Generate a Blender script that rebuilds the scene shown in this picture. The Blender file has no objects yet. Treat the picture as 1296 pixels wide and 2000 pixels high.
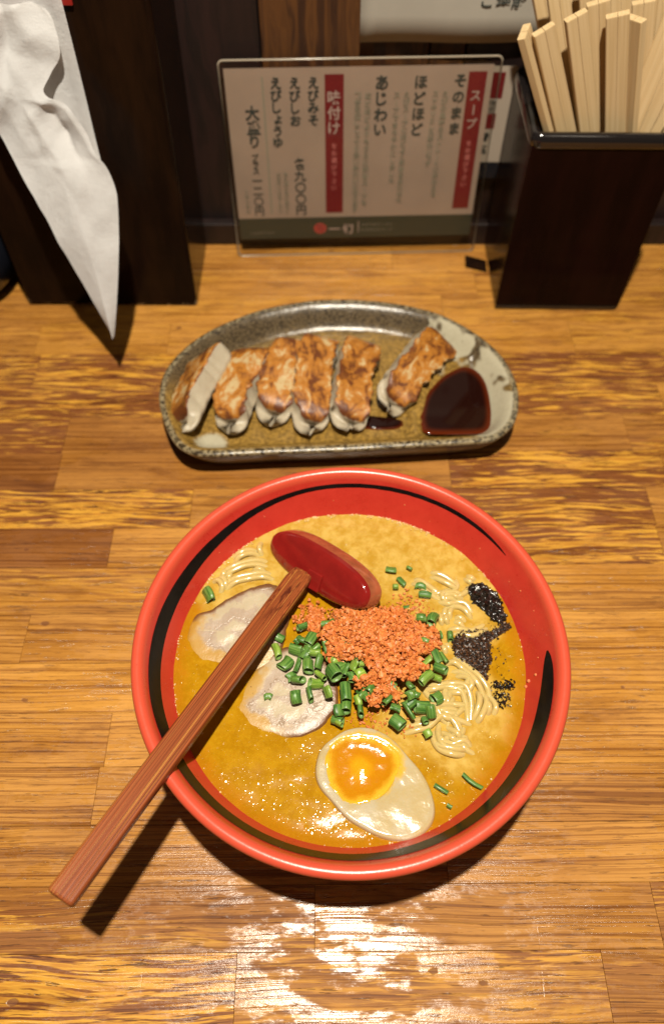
import bpy, math, random
from mathutils import Vector, Matrix, noise as mnoise

# ------------------------------------------------------------------ camera
scene = bpy.context.scene
COL = scene.collection
S = 0.01                                   # all lengths below are centimetres
R = math.radians

cam_data = bpy.data.cameras.new("camera")
cam_data.sensor_fit = 'VERTICAL'
cam_data.sensor_height = 36.0
cam_data.lens = 26.0
cam_data.clip_start = 0.01
cam_data.clip_end = 50.0
cam_data.dof.use_dof = True
cam_data.dof.focus_distance = 0.345
cam_data.dof.aperture_fstop = 6.2
cam = bpy.data.objects.new("camera", cam_data)
COL.objects.link(cam)
cam.location = (0, 0, 0.40)
cam.rotation_euler = (R(90 - 56), 0, 0)
scene.camera = cam

# ------------------------------------------------------------------ light
world = bpy.data.worlds.new("World")
scene.world = world
world.use_nodes = True
bg = world.node_tree.nodes["Background"]
bg.inputs[0].default_value = (1.0, 0.80, 0.58, 1)
bg.inputs[1].default_value = 0.050

def lamp(name, loc, power, radius, color, cone=None):
    l = bpy.data.lights.new(name, 'SPOT' if cone else 'POINT')
    if cone:                       # a ceiling downlight shining straight down
        l.spot_size, l.spot_blend = R(cone[0]), cone[1]
    l.energy = power
    l.shadow_soft_size = radius
    l.color = color
    o = bpy.data.objects.new(name, l)
    o.location = loc
    COL.objects.link(o)
lamp("counter_spotlight", (0.012, 0.072, 0.95), 62.0, 0.013, (1.0, 0.91, 0.75), (120, 0.6))
lamp("fill_light", (0.50, -0.55, 1.6), 5.0, 0.16, (1.0, 0.86, 0.68))  # added soft fill from behind the viewer, not a fixture of the room

vs = scene.view_settings
vs.view_transform = 'Standard'
vs.look = 'None'
vs.exposure = 0.0
vs.gamma = 1.0
vs.use_curve_mapping = False
scene.cycles.use_denoising = True
scene.cycles.max_bounces = 10
scene.cycles.transparent_max_bounces = 16
scene.cycles.sample_clamp_indirect = 4.0

# ------------------------------------------------------------------ node helpers
def nd(nt, typ, props=None, **ins):
    n = nt.nodes.new(typ)
    for k, v in (props or {}).items():
        setattr(n, k, v)
    for k, v in ins.items():
        key = int(k[1:]) if k[0] == 'i' and k[1:].isdigit() else k.replace('_', ' ')
        s = n.inputs[key]
        if isinstance(v, bpy.types.NodeSocket):
            nt.links.new(v, s)
        elif isinstance(v, (tuple, list)) and len(v) == 3 and s.type == 'RGBA':
            s.default_value = (*v, 1)
        else:
            s.default_value = v
    return n

def mix(nt, f, a, b, mode='MIX'):
    return nd(nt, 'ShaderNodeMix', dict(data_type='RGBA', blend_type=mode), i0=f, i6=a, i7=b).outputs[2]

def mth(nt, op, a, b=0.0, clamp=False):
    return nd(nt, 'ShaderNodeMath', dict(operation=op, use_clamp=clamp), i0=a, i1=b).outputs[0]

def ramp(nt, f, a, b, c0=0.0, c1=1.0):
    return nd(nt, 'ShaderNodeMapRange', dict(clamp=True, interpolation_type='SMOOTHSTEP'),
              i0=f, i1=a, i2=b, i3=c0, i4=c1).outputs[0]

def coords(nt, scale=(1, 1, 1), rnd=False, kind='Object', loc=(0, 0, 0)):
    """object coordinates in centimetres"""
    tc = nd(nt, 'ShaderNodeTexCoord').outputs[kind]
    v = nd(nt, 'ShaderNodeVectorMath', dict(operation='SCALE'), i0=tc, i3=100.0).outputs[0]
    if rnd:
        r = nd(nt, 'ShaderNodeObjectInfo').outputs['Random']
        r2 = mth(nt, 'MULTIPLY', r, 731.0)
        cv = nd(nt, 'ShaderNodeCombineXYZ', None, X=r2, Y=mth(nt, 'MULTIPLY', r, 317.0), Z=r2).outputs[0]
        v = nd(nt, 'ShaderNodeVectorMath', dict(operation='ADD'), i0=v, i1=cv).outputs[0]
    return nd(nt, 'ShaderNodeMapping', None, Vector=v, Scale=scale, Location=loc).outputs[0]

def noi(nt, vec, scale=1.0, detail=3.0, rough=0.55, dist=0.0):
    return nd(nt, 'ShaderNodeTexNoise', None, Vector=vec, Scale=scale, Detail=detail,
              Roughness=rough, Distortion=dist).outputs[0]

def bump(nt, h, strength=0.3, dist=0.001, normal=None):
    n = nd(nt, 'ShaderNodeBump', None, Height=h, Strength=strength, Distance=dist)
    if normal is not None:
        nt.links.new(normal, n.inputs['Normal'])
    return n.outputs[0]

def new_mat(name):
    m = bpy.data.materials.new(name)
    m.use_nodes = True
    nt = m.node_tree
    return m, nt, nt.nodes['Principled BSDF']

def setp(nt, p, **kw):
    for k, v in kw.items():
        s = p.inputs[k.replace('_', ' ')]
        if isinstance(v, bpy.types.NodeSocket):
            nt.links.new(v, s)
        elif isinstance(v, (tuple, list)) and len(v) == 3 and s.type == 'RGBA':
            s.default_value = (*v, 1)
        else:
            s.default_value = v

def xyz(nt, vec):
    return nd(nt, 'ShaderNodeSeparateXYZ', None, Vector=vec).outputs

# ------------------------------------------------------------------ object helpers
def tag(o, label=None, cat=None, group=None, kind=None):
    if label: o['label'] = label
    if cat: o['category'] = cat
    if group: o['group'] = group
    if kind: o['kind'] = kind
    return o

def mesh_data(name, verts, faces, mat, smooth=True, attr=None):
    me = bpy.data.meshes.new(name)
    me.from_pydata([(v[0] * S, v[1] * S, v[2] * S) for v in verts], [], faces)
    if smooth:
        me.shade_smooth()
    if mat:
        for m in (mat if isinstance(mat, (list, tuple)) else [mat]):
            me.materials.append(m)
    if attr:
        for an, vals in attr.items():
            a = me.attributes.new(an, 'FLOAT', 'POINT')
            a.data.foreach_set('value', vals)
    me.update()
    return me

def obj(name, data, parent=None, loc=(0, 0, 0), rot=(0, 0, 0)):
    o = bpy.data.objects.new(name, data)
    COL.objects.link(o)
    o.location = Vector(loc) * S
    o.rotation_euler = rot
    if parent is not None:
        o.parent = parent
    return o

def empty(name, loc=(0, 0, 0), rot=(0, 0, 0)):
    o = bpy.data.objects.new(name, None)
    o.empty_display_size = 0.02
    COL.objects.link(o)
    o.location = Vector(loc) * S
    o.rotation_euler = rot
    return o

def mk(name, verts, faces, mat, parent=None, loc=(0, 0, 0), rot=(0, 0, 0), smooth=True, attr=None, bevel=0, seg=2):
    o = obj(name, mesh_data(name, verts, faces, mat, smooth, attr), parent, loc, rot)
    if bevel:
        b = o.modifiers.new('bevel', 'BEVEL')
        b.width = bevel * S
        b.segments = seg
        b.limit_method = 'ANGLE'
        b.angle_limit = R(35)
        w = o.modifiers.new('normals', 'WEIGHTED_NORMAL')
        w.keep_sharp = True
    return o

BOXF = [(0, 3, 2, 1), (4, 5, 6, 7), (0, 1, 5, 4), (1, 2, 6, 5), (2, 3, 7, 6), (3, 0, 4, 7)]
def box(x0, x1, y0, y1, z0, z1):
    return [(x0, y0, z0), (x1, y0, z0), (x1, y1, z0), (x0, y1, z0),
            (x0, y0, z1), (x1, y0, z1), (x1, y1, z1), (x0, y1, z1)], BOXF

def loft(rings, close_first=False, close_last=False, closed=True):
    v, f = [], []
    n = len(rings[0])
    for r in rings:
        v += list(r)
    for i in range(len(rings) - 1):
        for j in range(n if closed else n - 1):
            a, b = i * n + j, i * n + (j + 1) % n
            f.append((a, b, b + n, a + n))
    if close_first:
        f.append(tuple(reversed(range(n))))
    if close_last:
        f.append(tuple(range((len(rings) - 1) * n, len(rings) * n)))
    return v, f

def lathe(profile, n=96, cx=0, cy=0):
    rings = [[(cx + r * math.cos(2 * math.pi * k / n), cy + r * math.sin(2 * math.pi * k / n), z)
              for k in range(n)] for r, z in profile]
    return loft(rings)

def catmull(pts, sub=6, closed=False):
    P = [Vector(p) for p in pts]
    out = []
    n = len(P)
    rng = range(n) if closed else range(n - 1)
    for i in rng:
        p0 = P[(i - 1) % n] if closed or i > 0 else P[i] * 2 - P[i + 1]
        p1, p2 = P[i], P[(i + 1) % n]
        p3 = P[(i + 2) % n] if closed or i + 2 < n else P[i + 1] * 2 - P[i]
        for k in range(sub):
            t = k / sub
            out.append(0.5 * ((2 * p1) + (p2 - p0) * t + (2 * p0 - 5 * p1 + 4 * p2 - p3) * t * t
                              + (3 * p1 - p0 - 3 * p2 + p3) * t ** 3))
    if not closed:
        out.append(P[-1].copy())
    return out

def tube(pts, r, n=8):
    pts = [Vector(p) for p in pts]
    rings = []
    for i, p in enumerate(pts):
        t = (pts[min(i + 1, len(pts) - 1)] - pts[max(i - 1, 0)]).normalized()
        a = t.cross(Vector((0, 0, 1)))
        a = a.normalized() if a.length > 1e-4 else Vector((1, 0, 0))
        b = a.cross(t)
        rr = r(i / (len(pts) - 1)) if callable(r) else r
        rings.append([tuple(p + (a * math.cos(2 * math.pi * k / n) + b * math.sin(2 * math.pi * k / n)) * rr)
                      for k in range(n)])
    return loft(rings, True, True)

def inside(x, y, poly):
    c = False
    j = len(poly) - 1
    for i in range(len(poly)):
        xi, yi = poly[i][0], poly[i][1]
        xj, yj = poly[j][0], poly[j][1]
        if (yi > y) != (yj > y) and x < (xj - xi) * (y - yi) / (yj - yi) + xi:
            c = not c
        j = i
    return c

def fbm(x, y, z=0.0, s=1.0, o=3):
    return mnoise.fractal(Vector((x * s, y * s, z * s)), 0.7, 2.0, o)

random.seed(11)

# ------------------------------------------------------------------ materials
def oattr(nt, name):
    return nd(nt, 'ShaderNodeAttribute', dict(attribute_type='OBJECT', attribute_name=name)).outputs['Fac']

def gattr(nt, name):
    return nd(nt, 'ShaderNodeAttribute', dict(attribute_type='GEOMETRY', attribute_name=name)).outputs['Fac']

def wpos(nt, scale=(1, 1, 1)):
    g = nd(nt, 'ShaderNodeNewGeometry').outputs['Position']
    return nd(nt, 'ShaderNodeMapping', None, Vector=g, Scale=tuple(100 * s for s in scale)).outputs[0]

def wood_counter():
    m, nt, p = new_mat('worn_varnished_pine')
    v = coords(nt, (1, 1, 1), True)
    w1 = noi(nt, nd(nt, 'ShaderNodeMapping', None, Vector=v, Scale=(0.07, 0.30, 0.3)).outputs[0], 1.0, 2)
    warp = nd(nt, 'ShaderNodeCombineXYZ', None, X=0.0, Y=mth(nt, 'MULTIPLY', mth(nt, 'SUBTRACT', w1, 0.5), mth(nt, 'ADD', mth(nt, 'MULTIPLY', oattr(nt, 'fleck'), 1.4), 0.7)), Z=0.0).outputs[0]
    vw = nd(nt, 'ShaderNodeVectorMath', dict(operation='ADD'), i0=v, i1=warp).outputs[0]
    def nz(sx, sy, det=4, dist=0.0, src=None, ro=0.6):
        return noi(nt, nd(nt, 'ShaderNodeMapping', None, Vector=src or vw, Scale=(sx, sy, 1.0)).outputs[0], 1.0, det, ro, dist)
    tone, fleck = oattr(nt, 'tone'), oattr(nt, 'fleck')
    base = mix(nt, tone, (0.62, 0.300, 0.058), (0.205, 0.066, 0.019))
    base = mix(nt, ramp(nt, nz(0.10, 0.5, 3), 0.35, 0.65), base, mix(nt, 1.0, base, (0.80, 0.74, 0.66), 'MULTIPLY'))
    lines = ramp(nt, nz(0.022, 6.4, 4, 0, None, 0.6), 0.50, 0.62)
    col = mix(nt, mth(nt, 'MULTIPLY', lines, 0.82), base, mix(nt, 1.0, base, (0.42, 0.31, 0.26), 'MULTIPLY'))
    fine = ramp(nt, nz(0.10, 14, 4), 0.44, 0.66)
    col = mix(nt, mth(nt, 'MULTIPLY', fine, 0.42), col, mix(nt, 1.0, base, (0.36, 0.27, 0.22), 'MULTIPLY'))
    pores = ramp(nt, nz(0.7, 22, 2), 0.60, 0.68)
    col = mix(nt, mth(nt, 'MULTIPLY', pores, 0.65), col, (0.10, 0.035, 0.014))
    # bared yellow wood showing as lens-shaped flecks between dark, varnish-soaked streaks
    f1 = mth(nt, 'ADD', mth(nt, 'MULTIPLY', nz(0.34, 5.6, 5, 0.25), 0.78), mth(nt, 'MULTIPLY', nz(0.09, 1.1, 3), 0.22))
    fm = ramp(nt, mth(nt, 'SUBTRACT', f1, mth(nt, 'MULTIPLY', mth(nt, 'SUBTRACT', tone, 0.35), 0.16)), 0.465, 0.545)
    fcol = mix(nt, fm, mix(nt, fine, (0.215, 0.076, 0.022), (0.105, 0.032, 0.011)),
               mix(nt, ramp(nt, nz(0.5, 7, 3), 0.4, 0.65), (0.61, 0.31, 0.042), (0.45, 0.19, 0.028)))
    col = mix(nt, ramp(nt, mth(nt, 'ADD', fleck, mth(nt, 'SUBTRACT', nz(0.11, 0.7, 3), 0.5)), 0.15, 0.75), col, fcol)
    stain = ramp(nt, nz(0.13, 0.75, 5, 0.4, None, 0.7), 0.52, 0.66)
    col = mix(nt, mth(nt, 'MULTIPLY', stain, 0.55), col, mix(nt, 1.0, col, (0.50, 0.40, 0.34), 'MULTIPLY'))
    dash = ramp(nt, nz(0.60, 8.0, 3), 0.615, 0.66)
    col = mix(nt, mth(nt, 'MULTIPLY', dash, mth(nt, 'ADD', mth(nt, 'MULTIPLY', fleck, 0.45), 0.45)), col, (0.05, 0.015, 0.007))
    # stray dents and scratches
    wp = wpos(nt)
    vor = nd(nt, 'ShaderNodeTexVoronoi', dict(feature='F1'), Vector=nd(nt, 'ShaderNodeMapping', None, Vector=wp, Scale=(0.42, 0.75, 1)).outputs[0], Scale=1.0)
    dent = ramp(nt, mth(nt, 'ADD', vor.outputs['Distance'], mth(nt, 'MULTIPLY', noi(nt, wp, 1.6, 3), 0.25)), 0.20, 0.24, 1.0, 0.0)
    sel = ramp(nt, xyz(nt, vor.outputs['Color'])[0], 0.80, 0.82)
    dent = mth(nt, 'MULTIPLY', dent, sel)
    col = mix(nt, mth(nt, 'MULTIPLY', dent, 0.7), col, (0.13, 0.042, 0.016))
    sr = nd(nt, 'ShaderNodeMapping', None, Vector=wp, Scale=(2.6, 0.16, 1), Rotation=(0, 0, 0.6)).outputs[0]
    scr = ramp(nt, noi(nt, sr, 1.0, 2, 0.4), 0.735, 0.75)
    # varnish: whole in places, rubbed thin in others
    vn = noi(nt, nd(nt, 'ShaderNodeMapping', None, Vector=wp, Scale=(0.17, 0.42, 1)).outputs[0], 1.0, 7, 0.66)
    varn = ramp(nt, vn, 0.455, 0.520)
    varn = mth(nt, 'MULTIPLY', varn, mth(nt, 'SUBTRACT', 1.0, dent))
    crack = noi(nt, nd(nt, 'ShaderNodeMapping', None, Vector=wp, Scale=(3.0, 8.0, 1)).outputs[0], 1.0, 4, 0.65)
    rough = mix(nt, varn, (0.58, 0.58, 0.58), mix(nt, crack, (0.13, 0.13, 0.13), (0.30, 0.30, 0.30)))
    hgt = mth(nt, 'ADD', mth(nt, 'MULTIPLY', lines, -0.30), mth(nt, 'ADD', mth(nt, 'MULTIPLY', crack, 0.50), mth(nt, 'MULTIPLY', varn, 0.12)))
    hgt = mth(nt, 'ADD', hgt, mth(nt, 'ADD', mth(nt, 'MULTIPLY', dent, -0.6), mth(nt, 'MULTIPLY', dash, -0.35)))
    hgt = mth(nt, 'SUBTRACT', hgt, mth(nt, 'MULTIPLY', scr, 0.35))
    setp(nt, p, Base_Color=col, Roughness=rough, Specular_IOR_Level=mix(nt, varn, (0.22, 0.22, 0.22), (0.46, 0.46, 0.46)),
         Normal=bump(nt, hgt, 0.34, 0.0007))
    return m

def wall_wood(name, light, dark, sc=1.0, rough=0.5):
    m, nt, p = new_mat(name)
    v = coords(nt, (1, 1, 1), True)
    w = noi(nt, nd(nt, 'ShaderNodeMapping', None, Vector=v, Scale=(0.5 * sc, 0.5, 0.10)).outputs[0], 1.0, 2)
    wx = nd(nt, 'ShaderNodeCombineXYZ', None, X=mth(nt, 'MULTIPLY', w, 5.0), Y=0.0, Z=0.0).outputs[0]
    vw = nd(nt, 'ShaderNodeVectorMath', dict(operation='ADD'), i0=v, i1=wx).outputs[0]
    g = noi(nt, nd(nt, 'ShaderNodeMapping', None, Vector=vw, Scale=(1.5, 1, 0.05)).outputs[0], 1.0, 5)
    col = mix(nt, ramp(nt, g, 0.38, 0.62), light, dark)
    f = noi(nt, nd(nt, 'ShaderNodeMapping', None, Vector=vw, Scale=(9, 1, 0.2)).outputs[0], 1.0, 3)
    col = mix(nt, mth(nt, 'MULTIPLY', ramp(nt, f, 0.4, 0.7), 0.4), col, dark)
    setp(nt, p, Base_Color=col, Roughness=rough, Normal=bump(nt, g, 0.25, 0.0008))
    return m

def simple(name, col, rough=0.5, spec=0.5, coat=0.0, var=0.0, vs_=1.0, bumps=0.0, bs=5.0, sss=0.0, sssr=(1, .5, .25), ssss=0.002):
    m, nt, p = new_mat(name)
    c = col
    v = coords(nt)
    if var:
        c = mix(nt, ramp(nt, noi(nt, v, vs_, 4), 0.3, 0.7), tuple(x * (1 - var) for x in col), tuple(min(1, x * (1 + var)) for x in col))
    setp(nt, p, Base_Color=c, Roughness=rough, Specular_IOR_Level=spec, Coat_Weight=coat, Coat_Roughness=0.08)
    if bumps:
        setp(nt, p, Normal=bump(nt, noi(nt, v, bs, 3), bumps, 0.0008))
    if sss:
        setp(nt, p, Subsurface_Weight=sss, Subsurface_Radius=sssr, Subsurface_Scale=ssss)
    return m

def lacquer_box(name, a, b, worn):
    m, nt, p = new_mat(name)
    v = coords(nt)
    n = noi(nt, nd(nt, 'ShaderNodeMapping', None, Vector=v, Scale=(0.6, 0.6, 0.12)).outputs[0], 1.0, 5, 0.65)
    col = mix(nt, ramp(nt, n, 0.35, 0.7), a, b)
    ed = gattr(nt, 'worn')
    e = ramp(nt, mth(nt, 'ADD', ed, mth(nt, 'MULTIPLY', mth(nt, 'SUBTRACT', noi(nt, v, 2.2, 5, 0.7), 0.5), 1.3)), 0.62, 0.8)
    col = mix(nt, e, col, worn)
    setp(nt, p, Base_Color=col, Roughness=mix(nt, e, mix(nt, noi(nt, v, 0.8, 4), (0.10,) * 3, (0.24,) * 3), (0.6,) * 3), Specular_IOR_Level=0.08,
         Normal=bump(nt, noi(nt, v, 6, 4), 0.05, 0.0006))
    return m

def glaze():
    m, nt, p = new_mat('mottled_stoneware_glaze')
    v = coords(nt)
    X, Y, Z = xyz(nt, v)
    big = noi(nt, v, 0.30, 4, 0.6, 0.3)
    sp = noi(nt, v, 7.0, 3, 0.8)
    sp2 = noi(nt, v, 3.2, 4, 0.75)
    edge = gattr(nt, 'edge')          # distance from the rim line, cm
    ochre = mix(nt, ramp(nt, sp2, 0.36, 0.62), (0.33, 0.195, 0.042), (0.15, 0.085, 0.020))
    ochre = mix(nt, ramp(nt, sp, 0.60, 0.68), ochre, (0.045, 0.026, 0.011))
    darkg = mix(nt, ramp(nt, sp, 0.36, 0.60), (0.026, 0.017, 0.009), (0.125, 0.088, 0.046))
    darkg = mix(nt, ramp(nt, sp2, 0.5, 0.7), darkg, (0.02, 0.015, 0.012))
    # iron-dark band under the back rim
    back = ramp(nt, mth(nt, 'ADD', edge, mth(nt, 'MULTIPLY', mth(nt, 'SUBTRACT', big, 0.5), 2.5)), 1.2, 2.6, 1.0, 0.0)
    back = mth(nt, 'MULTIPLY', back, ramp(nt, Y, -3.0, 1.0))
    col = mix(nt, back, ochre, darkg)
    # poured cream glaze on the sauce end, and a splash at the near left corner
    cream = mix(nt, sp2, (0.33, 0.295, 0.205), (0.47, 0.43, 0.32))
    sel = mth(nt, 'ADD', mth(nt, 'ADD', X, mth(nt, 'MULTIPLY', Y, 0.25)), mth(nt, 'MULTIPLY', mth(nt, 'SUBTRACT', big, 0.5), 9.0))
    cr = ramp(nt, sel, 8.2, 8.9)
    patch = ramp(nt, noi(nt, nd(nt, 'ShaderNodeMapping', None, Vector=v, Location=(3.1, 1.7, 0), Scale=(0.42, 0.42, 0.42)).outputs[0], 1.0, 2), 0.54, 0.60, 1.0, 0.0)
    col = mix(nt, mth(nt, 'MULTIPLY', cr, patch), col, cream)
    d2 = nd(nt, 'ShaderNodeVectorMath', dict(operation='DISTANCE'), i0=v, i1=(-8.6, -4.9, 1.0)).outputs['Value']
    d2 = mth(nt, 'ADD', d2, mth(nt, 'MULTIPLY', sp2, 0.8))
    col = mix(nt, ramp(nt, d2, 1.3, 1.7, 1.0, 0.0), col, cream)
    # bare pale ridge of the rim with dark grains
    rimm = ramp(nt, edge, 0.28, 0.5, 1.0, 0.0)
    rimc = mix(nt, ramp(nt, sp2, 0.45, 0.56), (0.26, 0.21, 0.125), (0.022, 0.016, 0.010))
    col = mix(nt, mth(nt, 'MULTIPLY', rimm, 0.9), col, rimc)
    col = mix(nt, ramp(nt, edge, -0.12, 0.0, 1.0, 0.0), col, (0.03, 0.02, 0.013))
    setp(nt, p, Base_Color=col, Roughness=mix(nt, sp, (0.16,) * 3, (0.34,) * 3),
         Normal=bump(nt, mth(nt, 'ADD', sp2, mth(nt, 'MULTIPLY', big, 3.0)), 0.25, 0.0008))
    return m

def bowl_red():
    m, nt, p = new_mat('red_lacquer')
    v = coords(nt)
    n = noi(nt, v, 0.8, 5, 0.7)
    z = xyz(nt, v)[2]
    col = mix(nt, ramp(nt, n, 0.3, 0.7), (0.47, 0.029, 0.019), (0.53, 0.037, 0.024))
    col = mix(nt, ramp(nt, z, 7.0, 7.3), col, (0.55, 0.070, 0.035))     # lip paler: wear, and the light it catches put into the colour
    spk = ramp(nt, noi(nt, v, 9.0, 2, 0.5), 0.74, 0.77)
    col = mix(nt, mth(nt, 'MULTIPLY', spk, 0.6), col, (0.22, 0.01, 0.006))
    setp(nt, p, Base_Color=col, Roughness=mix(nt, n, (0.20,) * 3, (0.38,) * 3), Specular_IOR_Level=0.5,
         Normal=bump(nt, noi(nt, v, 5.0, 4, 0.7), 0.07, 0.0008))
    return m

def broth_mat():
    m, nt, p = new_mat('creamy_shrimp_broth')
    v = coords(nt)
    big = noi(nt, v, 0.30, 5, 0.62, 0.5)
    mid = noi(nt, v, 1.3, 5, 0.7, 0.3)
    fin = noi(nt, v, 6.0, 3, 0.7)
    gold = mix(nt, ramp(nt, mid, 0.34, 0.68), (0.32, 0.150, 0.002), (0.40, 0.205, 0.005))
    gold = mix(nt, mth(nt, 'MULTIPLY', ramp(nt, fin, 0.52, 0.72), 0.30), gold, (0.50, 0.30, 0.016))
    pale = mix(nt, ramp(nt, mid, 0.33, 0.66), (0.40, 0.225, 0.024), (0.52, 0.345, 0.082))
    milk = gattr(nt, 'milk')
    f = ramp(nt, mth(nt, 'ADD', milk, mth(nt, 'MULTIPLY', mth(nt, 'SUBTRACT', big, 0.5), 1.5)), 0.25, 0.85)
    col = mix(nt, f, gold, pale)
    # curdled flecks of fat
    fl = ramp(nt, noi(nt, v, 2.3, 4, 0.75, 0.6), 0.63, 0.72)
    col = mix(nt, mth(nt, 'MULTIPLY', fl, 0.55), col, (0.58, 0.42, 0.16))
    rim = gattr(nt, 'rim')
    oil = ramp(nt, mth(nt, 'ADD', rim, mth(nt, 'MULTIPLY', mth(nt, 'SUBTRACT', mid, 0.5), 0.9)), 0.55, 1.0)
    col = mix(nt, mth(nt, 'MULTIPLY', oil, 0.55), col, (0.34, 0.105, 0.004))
    # floating oil drops: little domes of several sizes
    def drops(scale, keep, off):
        vo = nd(nt, 'ShaderNodeTexVoronoi', dict(feature='F1'), Vector=nd(nt, 'ShaderNodeMapping', None, Vector=v, Location=off).outputs[0], Scale=scale)
        on = ramp(nt, xyz(nt, vo.outputs['Color'])[0], keep, keep + 0.05)
        return mth(nt, 'MULTIPLY', ramp(nt, vo.outputs['Distance'], 0.0, 0.55, 1.0, 0.0), on)
    dr = mth(nt, 'ADD', mth(nt, 'MULTIPLY', drops(10.0, 0.66, (0, 0, 0)), 0.36), mth(nt, 'MULTIPLY', drops(4.0, 0.86, (3, 1, 0)), 1.2))
    h = mth(nt, 'ADD', mth(nt, 'MULTIPLY', dr, mix(nt, f, (0.32,) * 3, (0.08,) * 3)), mth(nt, 'ADD', mth(nt, 'MULTIPLY', mid, 0.30), mth(nt, 'MULTIPLY', fl, 0.4)))
    setp(nt, p, Base_Color=col, Roughness=0.12, Specular_IOR_Level=0.42, Subsurface_Weight=0.12, Subsurface_Radius=(1.0, 0.5, 0.08),
         Subsurface_Scale=0.002, Normal=bump(nt, h, 0.5, 0.0007))
    return m

def noodle_mat():
    m, nt, p = new_mat('ramen_noodle')
    v = coords(nt)
    c = mix(nt, noi(nt, v, 2.0, 3), (0.47, 0.335, 0.105), (0.56, 0.43, 0.18))
    setp(nt, p, Base_Color=c, Roughness=0.16, Subsurface_Weight=0.35, Subsurface_Radius=(1, .7, .3), Subsurface_Scale=0.002,
         Specular_IOR_Level=0.6, Normal=bump(nt, noi(nt, v, 3.0, 3), 0.15, 0.0006))
    return m

def pork_mat():
    m, nt, p = new_mat('rolled_pork')
    v = coords(nt)
    rr = gattr(nt, 'spiral')
    wob = noi(nt, v, 0.9, 4, 0.6)
    s = mth(nt, 'FRACT', mth(nt, 'ADD', rr, mth(nt, 'MULTIPLY', wob, 1.6)))
    lean = mix(nt, noi(nt, v, 5.0, 4, 0.7), (0.31, 0.225, 0.16), (0.42, 0.33, 0.25))
    fat = mix(nt, wob, (0.41, 0.33, 0.20), (0.44, 0.37, 0.27))
    col = mix(nt, mth(nt, 'MULTIPLY', ramp(nt, s, 0.38, 0.50), ramp(nt, s, 0.78, 0.92, 1.0, 0.0)), lean, fat)
    seam = mth(nt, 'MULTIPLY', ramp(nt, s, 0.0, 0.035), ramp(nt, s, 0.035, 0.09, 1.0, 0.0))
    col = mix(nt, mth(nt, 'MULTIPLY', seam, 0.35), col, (0.16, 0.09, 0.05))
    e = gattr(nt, 'edge')
    col = mix(nt, ramp(nt, mth(nt, 'ADD', e, mth(nt, 'MULTIPLY', wob, 0.22)), 0.95, 1.06), col, (0.15, 0.065, 0.025))
    soak = ramp(nt, mth(nt, 'ADD', gattr(nt, 'soak'), mth(nt, 'MULTIPLY', mth(nt, 'SUBTRACT', wob, 0.5), 1.2)), 0.5, 0.85)
    col = mix(nt, mth(nt, 'MULTIPLY', soak, 0.85), col, (0.42, 0.235, 0.035))
    col = mix(nt, ramp(nt, noi(nt, v, 6.5, 2), 0.74, 0.77), col, (0.06, 0.035, 0.02))
    h = mth(nt, 'ADD', noi(nt, v, 5.0, 4, 0.7), mth(nt, 'MULTIPLY', noi(nt, v, 14.0, 2), 0.2))
    h = mth(nt, 'SUBTRACT', h, mth(nt, 'MULTIPLY', seam, 0.7))
    setp(nt, p, Base_Color=col, Roughness=0.33, Subsurface_Weight=0.15, Subsurface_Radius=(1, .55, .35), Subsurface_Scale=0.002,
         Specular_IOR_Level=0.5, Normal=bump(nt, h, 0.30, 0.0006))
    return m

def egg_white_mat():
    m, nt, p = new_mat('soy_marinated_egg_white')
    v = coords(nt)
    n = noi(nt, v, 0.7, 4)
    col = mix(nt, ramp(nt, n, 0.35, 0.7), (0.45, 0.385, 0.265), (0.43, 0.33, 0.16))
    col = mix(nt, gattr(nt, 'skin'), col, (0.52, 0.36, 0.17))
    y = ramp(nt, mth(nt, 'ADD', gattr(nt, 'yolky'), mth(nt, 'MULTIPLY', mth(nt, 'SUBTRACT', noi(nt, v, 1.4, 4), 0.5), 0.7)), 0.55, 0.95)
    col = mix(nt, y, col, (0.60, 0.36, 0.025))
    setp(nt, p, Base_Color=col, Roughness=0.14, Subsurface_Weight=0.35, Subsurface_Radius=(1, .7, .4), Subsurface_Scale=0.003,
         Specular_IOR_Level=0.55, Normal=bump(nt, mth(nt, 'ADD', noi(nt, v, 2.6, 3), mth(nt, 'MULTIPLY', noi(nt, v, 8.0, 2), 0.2)), 0.18, 0.0009))
    return m

def yolk_mat():
    m, nt, p = new_mat('jammy_yolk')
    v = coords(nt)
    e = mth(nt, 'ADD', gattr(nt, 'edge'), mth(nt, 'MULTIPLY', mth(nt, 'SUBTRACT', noi(nt, v, 1.1, 4), 0.5), 0.55))
    col = mix(nt, ramp(nt, e, 0.1, 0.5), (0.60, 0.29, 0.008), (0.47, 0.185, 0.003))
    col = mix(nt, ramp(nt, e, 0.72, 0.98), col, (0.62, 0.37, 0.025))
    setp(nt, p, Base_Color=col, Roughness=0.10, Subsurface_Weight=0.3, Subsurface_Radius=(1, .5, .1), Subsurface_Scale=0.003,
         Specular_IOR_Level=0.6, Normal=bump(nt, noi(nt, v, 2.4, 3), 0.28, 0.0009))
    return m

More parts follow.
